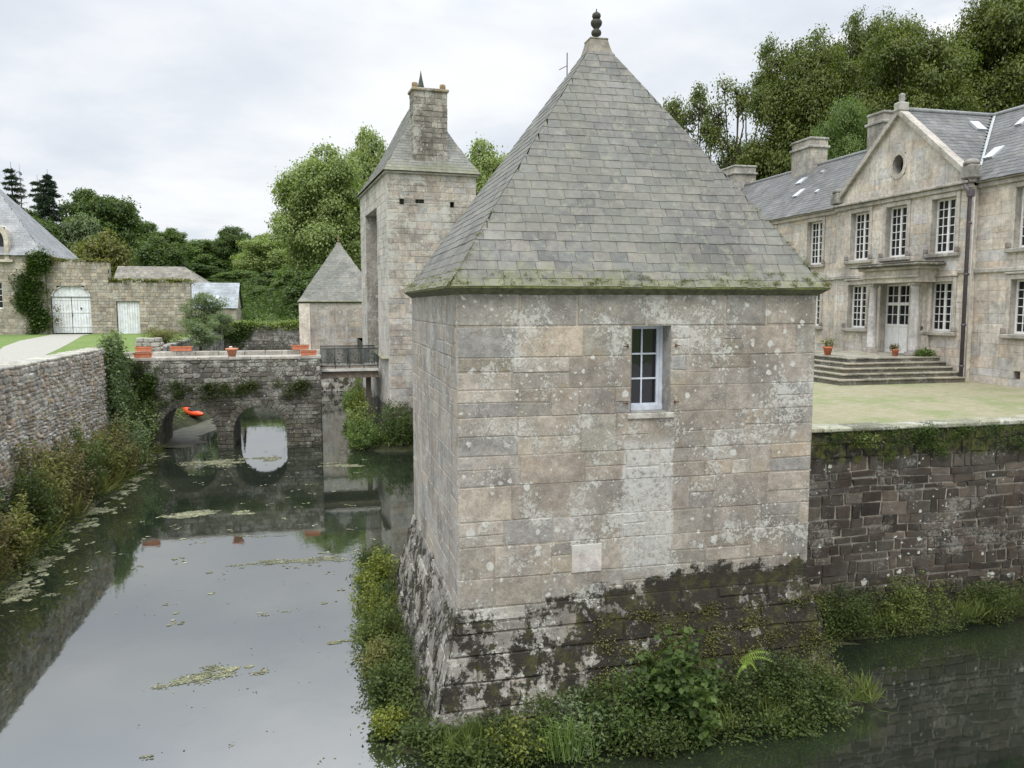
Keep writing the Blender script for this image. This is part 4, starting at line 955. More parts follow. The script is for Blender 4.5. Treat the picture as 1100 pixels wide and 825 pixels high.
    dr = window(T, (XA+.16, 25.6, 5.1), (0, 1, 0), (-1, 0, 0), 1.40, 2.60, 4, 4, fr=.07, mun=.03, name='door', door=True)
    # drainpipe
    g = MB(); g.tube([(XA-.30, YA-.02, 10.9), (XA-.12, YA-.10, 10.6), (XA-.09, YA-.10, 4.35)], [.065, .065, .065], 10)
    for z_ in (9.6, 7.9, 6.2, 4.8): g.tube([(XA-.09, YA-.10, z_), (XA-.09, YA-.10, z_+.08)], [.085, .085], 10)
    g.box((XA-.2, YA-.22, 10.5), (XA-.02, YA-.0-.012, 10.75), (1, 1, 1), .02)
    obj('drainpipe', g, M['pipe'], T)
    g = MB(); g.tube([(XA-.02, YA-.20, 10.5), (XA-.02, YA-.20, 4.3)], [.02, .02], 6); obj('cable', g, M['lead'], T)
M['ridge'] = plain('ridge_tile', (.22, .23, .23), .8, .25)
chateau()
# perron
T = thing('entrance_steps', 'five broad dark stone steps leading up to the white front door', 'steps', (19, 25.6, G))
for k in range(5):
    b = MB(); z1_ = G+.80-.155*k; o = .30*k; r = random.Random(60+k)
    X0_, Y0_, Y1_ = 17.6-o, 23.9-o, 27.7+o
    b.box((X0_+.03, Y0_+.03, G-.05), (21.28, Y1_-.03, z1_-.055), (.20, .19, .165), .01)
    a = X0_
    while a < 21.2:
        e_ = min(21.28, a+r.uniform(.9, 1.6)); b.box((a+.003, Y0_, z1_-.055), (e_-.003, Y1_, z1_+(0 if k == 0 else -.0)), jit((.42, .40, .34), .15, r), .012); a = e_
    obj('step', b, M['steps'], T)
for (x_, y_, s_, lab) in ((17.95, 25.6, 1.15, 'terracotta pot with dry plant on the top step left of the front door'), (19.95, 24.55, .9, 'small terracotta pot with low plant on the top step by the right column')):
    T = thing('flower_pot', lab, 'flower pot', (x_, y_, G+.8), 'pots on the entrance steps')
    b = MB(); z_ = G+.8; b.lathe(x_, y_, [(.09*s_, z_), (.14*s_, z_+.22*s_), (.165*s_, z_+.225*s_), (.165*s_, z_+.27*s_), (.13*s_, z_+.27*s_), (.12*s_, z_+.24*s_)], 14); obj('pot', b, M['terracotta'], T)
    T['_leaf'] = 1; POT = T

# ------------------------------------------------------------------ left: gate wall, barn, outbuildings
GW = [(.36, .32, .26), (.31, .28, .235), (.40, .36, .30), (.33, .29, .235), (.28, .25, .21), (.38, .33, .25)]
def gate_wall():
    r = random.Random(51); T = thing('gate_wall', 'high ragged stone wall with a large arched white gate and a smaller white door', 'wall', (-17.5, 80, G))
    wb = MB(); X0, X1, Y = -23.7, -11.6, 80.0
    H1, H2 = 10.75, 8.95; xs_ = -18.5; Z0 = 3.8
    # courses cut by the arch
    gx0, gx1, gz0, gzs, gzt = -23.4, -20.15, 4.5, 7.7, 8.75
    cs = coursed(9, H1-Z0, (.22, .36), None, r, [H2-Z0, 7.25-Z0, gzs-Z0])
    for c0, c1 in cs:
        v0, v1 = c0+Z0, c1+Z0; vm = (v0+v1)/2; segs = [(X0, X1 if vm < H2 else xs_+r.uniform(-.1, .1))]
        cuts = []
        if vm < gzs: cuts.append((gx0, gx1))
        elif vm < gzt: k = math.sqrt(max(0, 1-((vm-gzs)/(gzt-gzs))**2)); cuts.append(((gx0+gx1)/2-(gx1-gx0)/2*k, (gx0+gx1)/2+(gx1-gx0)/2*k))
        if vm < 7.25: cuts.append((-18.0, -16.05))
        for a, b_ in cuts:
            ns = []
            for s0, s1 in segs:
                if a > s0: ns.append((s0, min(a, s1)))
                if b_ < s1: ns.append((max(b_, s0), s1))
            segs = ns
        for s0, s1 in segs:
            if s1-s0 > .05: panel(wb, (s0, Y, v0), (1, 0, 0), (0, 0, 1), (0, -1, 0), s1-s0, v1-v0, (1, 1), (.25, .7), GW, (.33, .29, .235), r, rubble=False, jx=.02, gap=.02, depth=.02, bev=.02, rough=.02, fixed=[(0, v1-v0)], var=.18)
    for (xa, xb, zt) in ((X0, xs_, H1), (xs_, X1, H2)):
        wb.poly([(xa, Y+.7, Z0), (xb, Y+.7, Z0), (xb, Y+.7, zt), (xa, Y+.7, zt)], GW[0], (0, 1, 0)); wb.poly([(xa, Y, zt), (xb, Y, zt), (xb, Y+.7, zt), (xa, Y+.7, zt)], GW[1], (0, 0, 1)); wb.poly([(xb, Y, Z0), (xb, Y+.7, Z0), (xb, Y+.7, zt), (xb, Y, zt)], GW[2], (1, 0, 0))
    # ragged top stones
    a = X0
    while a < X1-.1:
        b_ = a+r.uniform(.25, .6); zt = H1 if b_ < xs_ else H2; 
        if not (a < xs_ < b_): wb.box((a, Y+r.uniform(-.04, .02), zt-.02), (b_-.02, Y+.66, zt+r.uniform(.03, .22)), jit((.30, .28, .24), .3, r), .03)
        a = b_
    obj('stonework', wb, M['gatewall'], T)
    # arched double gate of boards
    n = 13
    for s_ in (0, 1):
        g = MB(); xa, xb = (gx0, (gx0+gx1)/2-.02) if s_ == 0 else ((gx0+gx1)/2+.02, gx1)
        for k in range(7): a = xa+(xb-xa)*k/7; g.box((a+.008, Y+.20, gz0-.1), (a+(xb-xa)/7-.008, Y+.25, 7.62), jit((1, 1, 1), .06, r), .005)
        for z_ in (4.9, 6.2, 7.35): g.box((xa+.02, Y+.17, z_), (xb-.02, Y+.199, z_+.14), (.95, .95, .95), .005)
        lf = obj('gate_leaf', g, M['door'], T)
        if s_ == 1: g = MB(); g.lathe(-21.0, Y+.16, [(.07, 6.55), (.07, 6.70)], 10); g.box((-21.78, Y+.12, 5.9), (-21.70, Y+.165, 6.15)); obj('gate_fittings', g, M['iron'], lf)
    g = MB(); cxm = (gx0+gx1)/2; rx = (gx1-gx0)/2; rz = gzt-gzs; ns = 24
    for k in range(ns):
        a0, a1 = math.pi*k/ns, math.pi*(k+1)/ns
        A = [(cxm+math.cos(a)*rx*q_, gzs+math.sin(a)*rz*q_) for a, q_ in ((a0, 1.0), (a1, 1.0), (a1, .92), (a0, .92))]
        g.poly([(p_[0], Y+.10, p_[1]) for p_ in A], (1.15, 1.15, 1.15), (0, -1, 0)); g.poly([(A[3][0], Y+.10, A[3][1]), (A[2][0], Y+.10, A[2][1]), (A[2][0], Y+.3, A[2][1]), (A[3][0], Y+.3, A[3][1])], (1, 1, 1), (0, 0, -1))
        B = [(cxm+math.cos(a)*rx*.89, gzs+math.sin(a)*rz*.89) for a in (a0, a1)]
        g.poly([(B[0][0], Y+.22, B[0][1]), (B[1][0], Y+.22, B[1][1]), (B[1][0], Y+.22, gzs-.02), (B[0][0], Y+.22, gzs-.02)], jit((1, 1, 1), .05, r), (0, -1, 0))
    g.box((gx0, Y+.12, 7.62), (gx1, Y+.21, 7.70), (.35, .35, .35), .01)
    obj('gate_tympanum', g, M['door'], T)
    g = MB()
    for k in range(9): a = -17.98+1.9*k/9; g.box((a+.008, Y+.15, 3.9), (a+.203, Y+.20, 7.22), jit((1, 1, 1), .08, r), .004)
    obj('side_door', g, M['door'], T)
    g = MB(); g.box((-23.7, Y+.5, 3.9), (-16, Y+.55, 8.9), (.1, .1, .1)); obj('back_boards', g, M['wood'], T)
gate_wall()

def barn():
    r = random.Random(61); T = thing('lodge_house', 'stone lodge with a steep pale slate roof and arched dormer at the left edge', 'house', (-28, 84, G))
    X0, X1, Y0, Y1, ZE = -34.0, -23.75, 79.6, 91, 11.3; wb = MB()
    hs = [(-28.7-X0, 6.6-3.9, -27.1-X0, 8.95-3.9)]
    panel(wb, (X0, Y0, 3.9), (1, 0, 0), (0, 0, 1), (0, -1, 0), X1-X0, ZE-3.9, (.24, .34), (.3, .7), GW, (.36, .32, .26), r, holes=hs, gap=.015, depth=.015, bev=.015, jx=.015, rough=.01, var=.14)
    reveal(wb, (X0, Y0, 3.9), (1, 0, 0), (0, 0, 1), (0, -1, 0), hs[0], .3, (.36, .34, .3))
    panel(wb, (X1, Y0, 3.9), (0, 1, 0), (0, 0, 1), (1, 0, 0), Y1-Y0, ZE-3.9, (.28, .36), (.4, .8), GW, (.36, .32, .26), r, gap=.015, depth=.015, bev=.015)
    panel(wb, (X0, Y0, 3.9), (0, 1, 0), (0, 0, 1), (-1, 0, 0), Y1-Y0, ZE-3.9, (.5, .6), (.8, 1.4), GW, (.36, .32, .26), r)
    wb.poly([(X0, Y1, 3.9), (X1, Y1, 3.9), (X1, Y1, ZE), (X0, Y1, ZE)], GW[0], (0, 1, 0))
    obj('wall', wb, M['gatewall'], T)
    window(T, (-28.7, Y0+.2, 6.6), (1, 0, 0), (0, -1, 0), 1.6, 2.35, 4, 4, fr=.09, mun=.05)
    e = .25; cor = [Vector((X0-e, Y0-e, ZE)), Vector((X1+e, Y0-e, ZE)), Vector((X1+e, Y1+e, ZE)), Vector((X0-e, Y1+e, ZE))]
    tp = [Vector((-30.4, 85.3, 18.3)), Vector((-29.3, 85.3, 18.3))]
    rb = MB(); SG = [(.215, .225, .235), (.20, .21, .22), (.23, .24, .245)]
    def line(a, b_): return lambda t_: a.lerp(b_, t_)
    for (i, j, a, b_) in ((0, 1, tp[0], tp[1]), (1, 2, tp[1], tp[1]), (2, 3, tp[1], tp[0]), (3, 0, tp[0], tp[0])): slates(rb, line(cor[i], a), line(cor[j], b_), 1, 30, .34, SG, r, thick=.010, var=.07)
    rf = obj('roof', rb, M['slate_g'], T)
    g = MB(); g.lathe(-29.3, 85.3, [(.3, 18.2), (.2, 18.5), (.28, 18.7), (.1, 19.0), (.18, 19.2), (.03, 19.5)], 10); obj('finial', g, M['finial'], rf)
    # arched stone dormer
    d_ = MB(); cx, zb, zs, w2, ro = -27.9, 10.9, 12.6, 1.15, .36; ns = 14; st = (.48, .44, .37)
    yf, yb_ = Y0-.12, Y0+3.2
    for s_ in (-1, 1):
        xo, xi = cx+s_*(w2+ro), cx+s_*w2; d_.box((min(xo, xi), yf, zb), (max(xo, xi), yb_, zs), st, .02)
    for k in range(ns):
        a0, a1 = math.pi*k/ns, math.pi*(k+1)/ns; q0, q1 = a0, a1
        o0, o1 = (cx+math.cos(q0)*(w2+ro), zs+math.sin(q0)*(w2+ro)), (cx+math.cos(q1)*(w2+ro), zs+math.sin(q1)*(w2+ro)); i0, i1 = (cx+math.cos(q0)*w2, zs+math.sin(q0)*w2), (cx+math.cos(q1)*w2, zs+math.sin(q1)*w2)
        d_.poly([(o0[0], yf, o0[1]), (o1[0], yf, o1[1]), (i1[0], yf, i1[1]), (i0[0], yf, i0[1])], jit(st, .05, r), (0, -1, 0))
        d_.poly([(o0[0], yf, o0[1]), (o1[0], yf, o1[1]), (o1[0], yb_, o1[1]), (o0[0], yb_, o0[1])], (.38, .36, .32), (math.cos(q0), 0, math.sin(q0)))
        d_.poly([(i0[0], yf, i0[1]), (i1[0], yf, i1[1]), (i1[0], yf+.6, i1[1]), (i0[0], yf+.6, i0[1])], (.3, .28, .25), (-math.cos(q0), 0, -math.sin(q0)))
    d_.box((cx-w2-ro-.3, yf-.15, zb-.22), (cx+w2+ro+.3, yf+.5, zb), st, .02)
    dm = obj('dormer', d_, M['chateau'], rf)
    g = MB(); g.box((cx-w2, yf+.5, zb), (cx+w2, yf+.55, zs+w2), (1, 1, 1)); obj('dormer_pane', g, M['glass'], dm)
barn()

def gable_house(name, label, x0, x1, y0, y1, zb, ze, zr, mat, slm, pal, wallm, ridge='x', hip=0.0, seed=1, wins=()):
    r = random.Random(seed); T = thing(name, label, 'building', ((x0+x1)/2, (y0+y1)/2, zb)); wb = MB()
    for (ox, oy), (ux, uy), (nx, ny), W in (((x0, y0), (1, 0), (0, -1), x1-x0), ((x0, y1), (0, -1), (-1, 0), y1-y0), ((x1, y0), (0, 1), (1, 0), y1-y0), ((x1, y1), (-1, 0), (0, 1), x1-x0)):
        panel(wb, (ox, oy, zb), (ux, uy, 0), (0, 0, 1), (nx, ny, 0), W, ze-zb, (.26, .36), (.35, .8), GW, (.33, .3, .25), r, gap=.02, depth=.02, bev=.02, jx=.01)
    ym = (y0+y1)/2
    for xx, s_ in ((x0, -1), (x1, 1)):
        if not hip: wb.poly([(xx, y0, ze), (xx, y1, ze), (xx, ym, zr)], GW[0], (s_, 0, 0))
    obj('wall', wb, wallm, T)
    rb = MB(); e = .2
    def line(a, b_): a, b_ = Vector(a), Vector(b_); return lambda t_: a.lerp(b_, t_)
    slates(rb, line((x0-e, y0-e, ze), (x0-e+hip*0, ym, zr)), line((x1+e, y0-e, ze), (x1+e-hip, ym, zr)), 1, 16, .36, pal, r, var=.12)
    slates(rb, line((x1+e, y1+e, ze), (x1+e-hip, ym, zr)), line((x0-e, y1+e, ze), (x0-e, ym, zr)), 1, 16, .36, pal, r, var=.12)
    if hip: slates(rb, line((x1+e, y0-e, ze), (x1+e-hip, ym, zr)), line((x1+e, y1+e, ze), (x1+e-hip, ym, zr)), 1, 16, .36, pal, r, var=.12)
    rf = obj('roof', rb, slm, T)
    for (wx, wz, l_) in wins:
        g = MB(); k = (zr-ze)/(ym-y0+e); yy = y0-e+(wz-ze)/k; nn_ = Vector((0, -k, 1)).normalized(); sl_ = Vector((0, 1, k)).normalized(); c0 = Vector((wx, yy, wz))+nn_*.05
        vs = [c0+Vector((a*.3, 0, 0))+sl_*(b_*l_)+nn_*h_ for h_ in (-.03, .05) for a, b_ in ((-1, -1), (1, -1), (1, 1), (-1, 1))]
        g.mesh(vs, [(3, 2, 1, 0), (4, 5, 6, 7), (0, 1, 5, 4), (1, 2, 6, 5), (2, 3, 7, 6), (3, 0, 4, 7)]); obj('skylight', g, M['skylight'], rf)
BR = [(.19, .175, .14), (.16, .15, .125), (.21, .195, .16), (.14, .13, .11)]
gable_house('outbuilding', 'outbuilding with a mottled brown-grey hipped roof behind the wall with the white gates', -21.2, -10.2, 92, 101, 4.2, 8.0, 11.2, None, M['slate_h'], BR, M['gatewall'], hip=4.5, seed=71)
gable_house('outbuilding', 'small low outbuilding with a pale blue-grey roof right of the wall with the white gates', -13.2, -8.4, 88, 94, 4.2, 6.6, 9.3, None, M['slate_g'], [(.27, .295, .31), (.25, .28, .295)], M['gatewall'], seed=72, wins=((-10.4, 7.6, .4),))
# stone stub by the bridge
T = solid_wall('stone_stub', 'pale broken stub of wall by the far left end of the bridge', 'wall', M['coping'], -9.75, 47.3, -8.5, 47.9, 3.2, 4.9, ('-y', '+x', '-x'), (.2, .3), (.3, .5), [(.42, .40, .35), (.36, .33, .28)], (.25, .23, .19), 77, gap=.02, depth=.04, bev=.04, rough=.04, coping=(.02, .22, .5))

# kayak on the bank beyond the arch
T = thing('kayak', 'orange plastic kayak hull lying on the bank seen through the left arch', 'kayak', (-7.9, 52.4, .35))
b = MB(); n = 16; seg = 12; vs = []; fs = []
a0, a1 = Vector((-8.15, 51.6, .62)), Vector((-6.75, 49.6, .40)); ax_ = (a1-a0); ax_n = ax_.normalized(); sd_ = ax_n.cross(Vector((0, 0, 1))).normalized()
for i in range(n+1):
    t_ = i/n; wv = .36*max(.02, math.sin(math.pi*t_))**.65; hh = .19*max(.05, math.sin(math.pi*t_))**.5; c0 = a0+ax_*t_+Vector((0, 0, .12*(2*t_-1)**2))
    for k in range(seg): an = 2*math.pi*k/seg; vs.append(c0+sd_*(math.cos(an)*wv)+Vector((0, 0, math.sin(an)*hh)))
for i in range(n):
    for k in range(seg): k2 = (k+1) % seg; fs.append((i*seg+k, (i+1)*seg+k, (i+1)*seg+k2, i*seg+k2))
b.mesh(vs, fs, (1, 1, 1), True); obj('hull', b, M['orange'], T)
b = MB(); cc = a0+ax_*.5+Vector((0, 0, .19)); 
rg = [cc+ax_n*(.42*math.cos(q_*math.pi/8))+sd_*(.22*math.sin(q_*math.pi/8)) for q_ in range(17)]; b.tube(rg, [.025]*17, 6, cap=False); b.poly(rg[:16], (.3, .3, .3), (0, 0, 1)); obj('cockpit', b, M['iron'], T)

# ------------------------------------------------------------------ banks (earth at the foot of walls)
def bank(name, pts, seed, mat='soil', h=.35):
    """strip: list of (x_wall,y_wall,x_water,y_water); a soft sloping shelf of earth"""
    r = random.Random(seed); b = MB(); n = 5; rows = []
    P2 = []
    for i in range(len(pts)-1):
        for k in range(6): 
            t_ = k/6; P2.append([pts[i][q_]*(1-t_)+pts[i+1][q_]*t_ for q_ in range(4)])
    P2.append(list(pts[-1]))
    for q_ in P2:
        row = []; jx_ = r.uniform(-.22, .22)
        for k in range(n+1):
            t_ = k/n; x_ = q_[0]*(1-t_)+q_[2]*t_; y_ = q_[1]*(1-t_)+q_[3]*t_
            dx_, dy_ = q_[2]-q_[0], q_[3]-q_[1]; l_ = max(.01, math.hypot(dx_, dy_)); x_ += dx_/l_*jx_*t_; y_ += dy_/l_*jx_*t_
            row.append((x_, y_, h*(1-t_**1.6)-.06*t_-.0+r.uniform(-.03, .03)*(1 if k else 0)))
        rows.append(row)
    vs = [p_ for row in rows for p_ in row]; fs = []
    for i in range(len(rows)-1):
        for k in range(n): a = i*(n+1)+k; fs.append((a, a+1, a+n+2, a+n+1))
    nn_ = (Vector(vs[1])-Vector(vs[0])).cross(Vector(vs[n+1])-Vector(vs[0]))
    if nn_.z < 0: fs = [f_[::-1] for f_ in fs]
    b.mesh(vs, fs, (1, 1, 1), True); return struct(name, b, M[mat])
bank('left_bank', [(-9.0, -2, -8.2, -2), (-9.0, 12, -7.9, 12), (-9.0, 20, -7.7, 20), (-9.0, 28, -7.4, 28), (-9.0, 35, -7.2, 35), (-9.05, 40.6, -7.7, 40.6)], 81)
bank('pavilion_bank', [(2.0, 21, 1.2, 21), (1.65, 18.9, .9, 18.9), (1.6, 15.0, .90, 15.0), (1.6, 12.2, .9, 12.0), (1.9, 11.95, 1.5, 11.2), (4.5, 11.95, 4.3, 11.0), (7.0, 11.95, 7.1, 11.2), (8.8, 12.0, 8.95, 11.7), (9.0, 14.3, 9.8, 13.4), (9.2, 14.55, 11, 13.6), (14, 14.55, 14.2, 13.75), (22, 14.6, 22, 13.9)], 82, h=.10)
M['mud'] = plain('silt', (.075, .075, .05), .6, .35, scale=2, bump=.3)
r = random.Random(88); b = MB(); el, er = [], []
for k in range(28):
    y = 41.2+k*.45; xr = -5.75+.35*math.sin(k*.55)+r.uniform(-.25, .25)-(.5 if k < 3 else 0); el.append((-9.3, y, .11)); er.append((xr, y+r.uniform(-.1, .1), -.015))
for k in range(27):
    for a, c in ((0, .4), (.4, .75), (.75, 1)):
        q_ = lambda e_, k_, t_: tuple(el[k_][i_]*(1-t_)+er[k_][i_]*t_+(.05*(1-t_) if i_ == 2 else 0) for i_ in range(3))
        b.poly([q_(0, k, a), q_(0, k, c), q_(0, k+1, c), q_(0, k+1, a)], (1, 1, 1), (0, 0, 1), True)
struct('silt_flat', b, M['mud'])
bank('tower_bank', [(7, 39.2, 6, 37.6), (3.4, 39.2, 2.6, 37.6), (2.85, 39.4, 1.7, 38.6), (2.85, 42, 1.4, 42), (2.85, 47, 1.5, 47), (2.9, 56, 1.8, 56), (2.9, 65, 1.9, 65)], 83, h=.6)
bank('far_bank', [(-9.3, 44.8, -8.4, 44.8), (-9.3, 48, -6.9, 48), (-9.3, 53, -6.0, 53), (-9.3, 58, -6.8, 58), (-9.3, 66, -8.6, 66), (-9.3, 83, -8.9, 83)], 84, h=.75)

exec_veg = True
# ------------------------------------------------------------------ vegetation
def leaf_mesh(name, P_, size, mat, seed=0, wid=.32, up=.5, out=None, droop=0.0):
    """one kite-shaped leaf per point"""
    g = np.random.default_rng(seed); n = len(P_); P_ = np.asarray(P_, np.float64)
    nrm = g.normal(size=(n, 3)); nrm[:, 2] = np.abs(nrm[:, 2])+up*1.5
    if out is not None: nrm += out*1.0
    nrm /= np.linalg.norm(nrm, axis=1)[:, None]
    dd = g.normal(size=(n, 3)); dd[:, 2] -= droop
    if out is not None: dd += out*.7
    dd -= nrm*np.sum(dd*nrm, axis=1)[:, None]; dd /= np.linalg.norm(dd, axis=1)[:, None]+1e-9
    sd__ = np.cross(nrm, dd); s = (np.asarray(size)*g.uniform(.6, 1.35, n))[:, None]
    V_ = np.empty((n, 4, 3)); V_[:, 0] = P_; V_[:, 1] = P_+dd*s*.45+sd__*s*wid+nrm*s*.08; V_[:, 2] = P_+dd*s-nrm*s*.05; V_[:, 3] = P_+dd*s*.45-sd__*s*wid+nrm*s*.08
    me = bpy.data.meshes.new(name); me.vertices.add(n*4); me.vertices.foreach_set('co', V_.astype(np.float32).ravel())
    me.loops.add(n*4); me.loops.foreach_set('vertex_index', np.arange(n*4, dtype=np.int32))
    me.polygons.add(n); me.polygons.foreach_set('loop_start', np.arange(0, n*4, 4, dtype=np.int32)); me.polygons.foreach_set('loop_total', np.full(n, 4, np.int32))
    me.materials.append(mat); me.update(); me.validate(); return me
def tube_mesh(name, tubes, mat, seg=6):
    b = MB()
    for pts, rads in tubes: b.tube(pts, rads, seg, cap=False)
    me = bpy.data.meshes.new(name); me.from_pydata(b.v, [], b.f); me.polygons.foreach_set('use_smooth', [True]*len(b.f))
    at = me.color_attributes.new('Col', 'FLOAT_COLOR', 'CORNER'); at.data.foreach_set('color', np.ones(len(me.loops)*4, np.float32)); me.materials.append(mat); me.update(); return me

def limb(a, b_, r0, r1, g, n=5, w=.08):
    a, b_ = Vector(a), Vector(b_); l_ = (b_-a).length; pts = []
    for i in range(n+1):
        t_ = i/n; j = Vector((g.uniform(-1, 1), g.uniform(-1, 1), g.uniform(-1, 1)))*w*l_*math.sin(math.pi*t_)
        pts.append(a.lerp(b_, t_)+j+Vector((0, 0, -.08*l_*math.sin(math.pi*t_))))
    return pts, [r0+(r1-r0)*i/n for i in range(n+1)]

def broadleaf(seed, h, rx, base, nl, ls, mat, lobes=14, sparse=0.0, flat=1.0):
    """crown made of leaf clumps round limb ends; height h, crown radius rx, crown from base upwards"""
    g = random.Random(seed); gn = np.random.default_rng(seed); tubes = []; cz = (base+h)/2; rz = (h-base)/2
    tr = .022*h+.06; tubes.append(limb((0, 0, -.5), (g.uniform(-.3, .3), g.uniform(-.3, .3), base+.55*(h-base)), tr, tr*.35, g, 7, .02))
    L_ = []
    tries = 0
    while len(L_) < lobes and tries < 2000:
        tries += 1
        v = Vector((g.gauss(0, 1), g.gauss(0, 1), g.gauss(0, 1))).normalized(); q_ = g.uniform(.55, .80) if len(L_) > 2 else g.uniform(.1, .4)
        c_ = Vector((v.x*rx*q_, v.y*rx*q_, cz+v.z*rz*q_)); rl = rx*g.uniform(.26, .42)*(1-.25*max(0, v.z))*(min(1, (18/lobes)**.4) if sparse else min(1.0, (22/lobes)**.25)*1.12)
        if any((c_-o[0]).length < .55*(rl+o[1])*.9 for o in L_): continue
        L_.append((c_, rl))
    PP, OO = [], []
    tot = sum(rl**2 for _, rl in L_)
    for c_, rl in L_:
        st = Vector((0, 0, base*.8+g.uniform(0, .45)*(h-base))) ; st.z = min(st.z, c_.z-.1*rl) if c_.z > base else st.z
        tubes.append(limb(st, c_, tr*.38, tr*.10, g, 5, .08))
        ncl = 34; cs = []
        for _ in range(ncl):
            v = Vector((g.gauss(0, 1), g.gauss(0, 1), g.gauss(0, .9)+.25)).normalized(); q_ = rl*g.uniform(.62, 1.05); cc_ = c_+Vector((v.x*q_, v.y*q_, v.z*q_*.8*flat)); cs.append(cc_)
            if g.random() < (.6 if sparse else .3): tubes.append(limb(c_, cc_, tr*.09, tr*.03, g, 3, .08))
        nn_ = int(nl*rl**2/tot)
        ci = gn.integers(0, ncl, nn_); cen = np.array([tuple(c__) for c__ in cs])[ci]; off = gn.normal(size=(nn_, 3))*np.array([.23, .23, .15])*rl*(1.0+.25*sparse)
        pts = cen+off; o_ = pts-np.array(tuple(c_)); o_ /= np.linalg.norm(o_, axis=1)[:, None]+1e-6
        PP.append(pts); OO.append(o_)
    PP = np.concatenate(PP); OO = np.concatenate(OO)
    return tube_mesh('trunk', tubes, M['bark']), leaf_mesh('crown', PP, np.full(len(PP), ls), mat, seed, .34, .35, OO)

def conifer(seed, h, rx, mat, nl, sparse=0.0, lean=1.0):
    g = random.Random(seed); gn = np.random.default_rng(seed); tubes = [([(0, 0, -.5), (0, 0, h*.5), (0, 0, h)], [.02*h, .011*h, .02])]; PP = []; n = int(26 if not sparse else 17); zs = [h*(.12+.86*(i/n)) for i in range(n)]
    for z_ in zs:
        ln = rx*(1-z_/h)**.75+.25
        for k in range(7 if not sparse else 4):
            a = g.uniform(0, 6.28); l_ = ln*g.uniform(.6, 1.15); e_ = Vector((math.cos(a)*l_, math.sin(a)*l_, z_-l_*g.uniform(.05, .32)+(.2*l_ if sparse else 0)))
            tubes.append(([(0, 0, z_), tuple(e_*.5+Vector((0, 0, z_*.5+.05*l_))), tuple(e_)], [.06, .035, .01]))
            m_ = int(nl/(n*6)*(l_/ln)); t_ = gn.uniform(.12, 1.0, m_); s_ = np.array([0, 0, z_])*(1-t_)[:, None]+np.array(tuple(e_))*t_[:, None]
            s_ += gn.normal(size=(m_, 3))*np.array([.16, .16, .10])*(.5+l_*.18*(1-.5*t_))[:, None]; s_[:, 2] -= gn.uniform(0, .25, m_); PP.append(s_)
    PP = np.concatenate(PP)
    return tube_mesh('trunk', tubes, M['bark'], 5), leaf_mesh('crown', PP, np.full(len(PP), .34), mat, seed, .16, .1, None, .4)

FX, FY, RX_, RY_ = math.sin(R(13.5)), math.cos(R(13.5)), math.cos(R(13.5)), -math.sin(R(13.5))
def spot(px, dep): u = (px-550)/860*dep; return (FX*dep+RX_*u, FY*dep+RY_*u)
PROTO = {}
def proto(key):
    if key in PROTO: return PROTO[key]
    k = dict(
        mid_a=lambda: broadleaf(101, 16, 6.0, 2.5, 34000, 0.46, L['mid'], 22), mid_b=lambda: broadleaf(102, 16, 6.5, 2.0, 34000, 0.46, L['mid'], 24),
        dark_a=lambda: broadleaf(103, 16, 6.8, 2.2, 36000, 0.46, L['dark'], 24), dark_b=lambda: broadleaf(104, 14, 6.4, 1.5, 34000, 0.46, L['dark'], 24),
        bright_a=lambda: broadleaf(105, 20, 7.5, 2.0, 80000, 0.34, L['bright'], 34), bright_b=lambda: broadleaf(106, 18, 7.5, 1.2, 60000, 0.36, L['bright'], 30),
        olive=lambda: broadleaf(107, 10, 6.2, .6, 15000, 0.50, L['olive'], 16, flat=.8), grey=lambda: broadleaf(108, 10, 5, .8, 13000, 0.50, L['grey'], 13),
        beech_a=lambda: broadleaf(109, 22, 7.4, 4.5, 120000, 0.27, L['beech'], 36), beech_b=lambda: broadleaf(110, 22, 8.0, 4.0, 120000, 0.27, L['beech'], 40, flat=.75), beech_c=lambda: broadleaf(111, 20, 8.0, 3.0, 100000, 0.27, L['mid'], 34, flat=.7),
        sparse_a=lambda: broadleaf(112, 20, 4.2, 4.0, 24000, 0.24, L['beech'], 24, sparse=1.0), sparse_b=lambda: broadleaf(113, 20, 4.0, 3.5, 11000, 0.22, L['beech'], 22, sparse=1.0),
        con_a=lambda: conifer(114, 20, 4.6, L['conifer'], 34000), con_b=lambda: conifer(115, 20, 4.6, L['conifer'], 26000, sparse=1.0), con_c=lambda: conifer(118, 20, 4.4, L['conifer'], 1700, sparse=1.0),
        bush=lambda: broadleaf(116, 5, 2.6, .1, 9000, .16, L['grey'], 14), bush_y=lambda: broadleaf(117, 3, 2.3, .0, 8000, .12, L['olive'], 12))[key]()
    PROTO[key] = k; return k
HT = dict(mid_a=(16, 6), mid_b=(16, 6.5), dark_a=(16, 6.8), dark_b=(14, 6.4), bright_a=(20, 7.5), bright_b=(18, 7.5), olive=(10, 6.2), grey=(10, 5), beech_a=(22, 7.4), beech_b=(22, 8), beech_c=(20, 8), sparse_a=(20, 4.2), sparse_b=(20, 4), con_a=(20, 4.6), con_b=(20, 4), con_c=(20, 4.4), bush=(5, 2.6), bush_y=(3, 2.3))
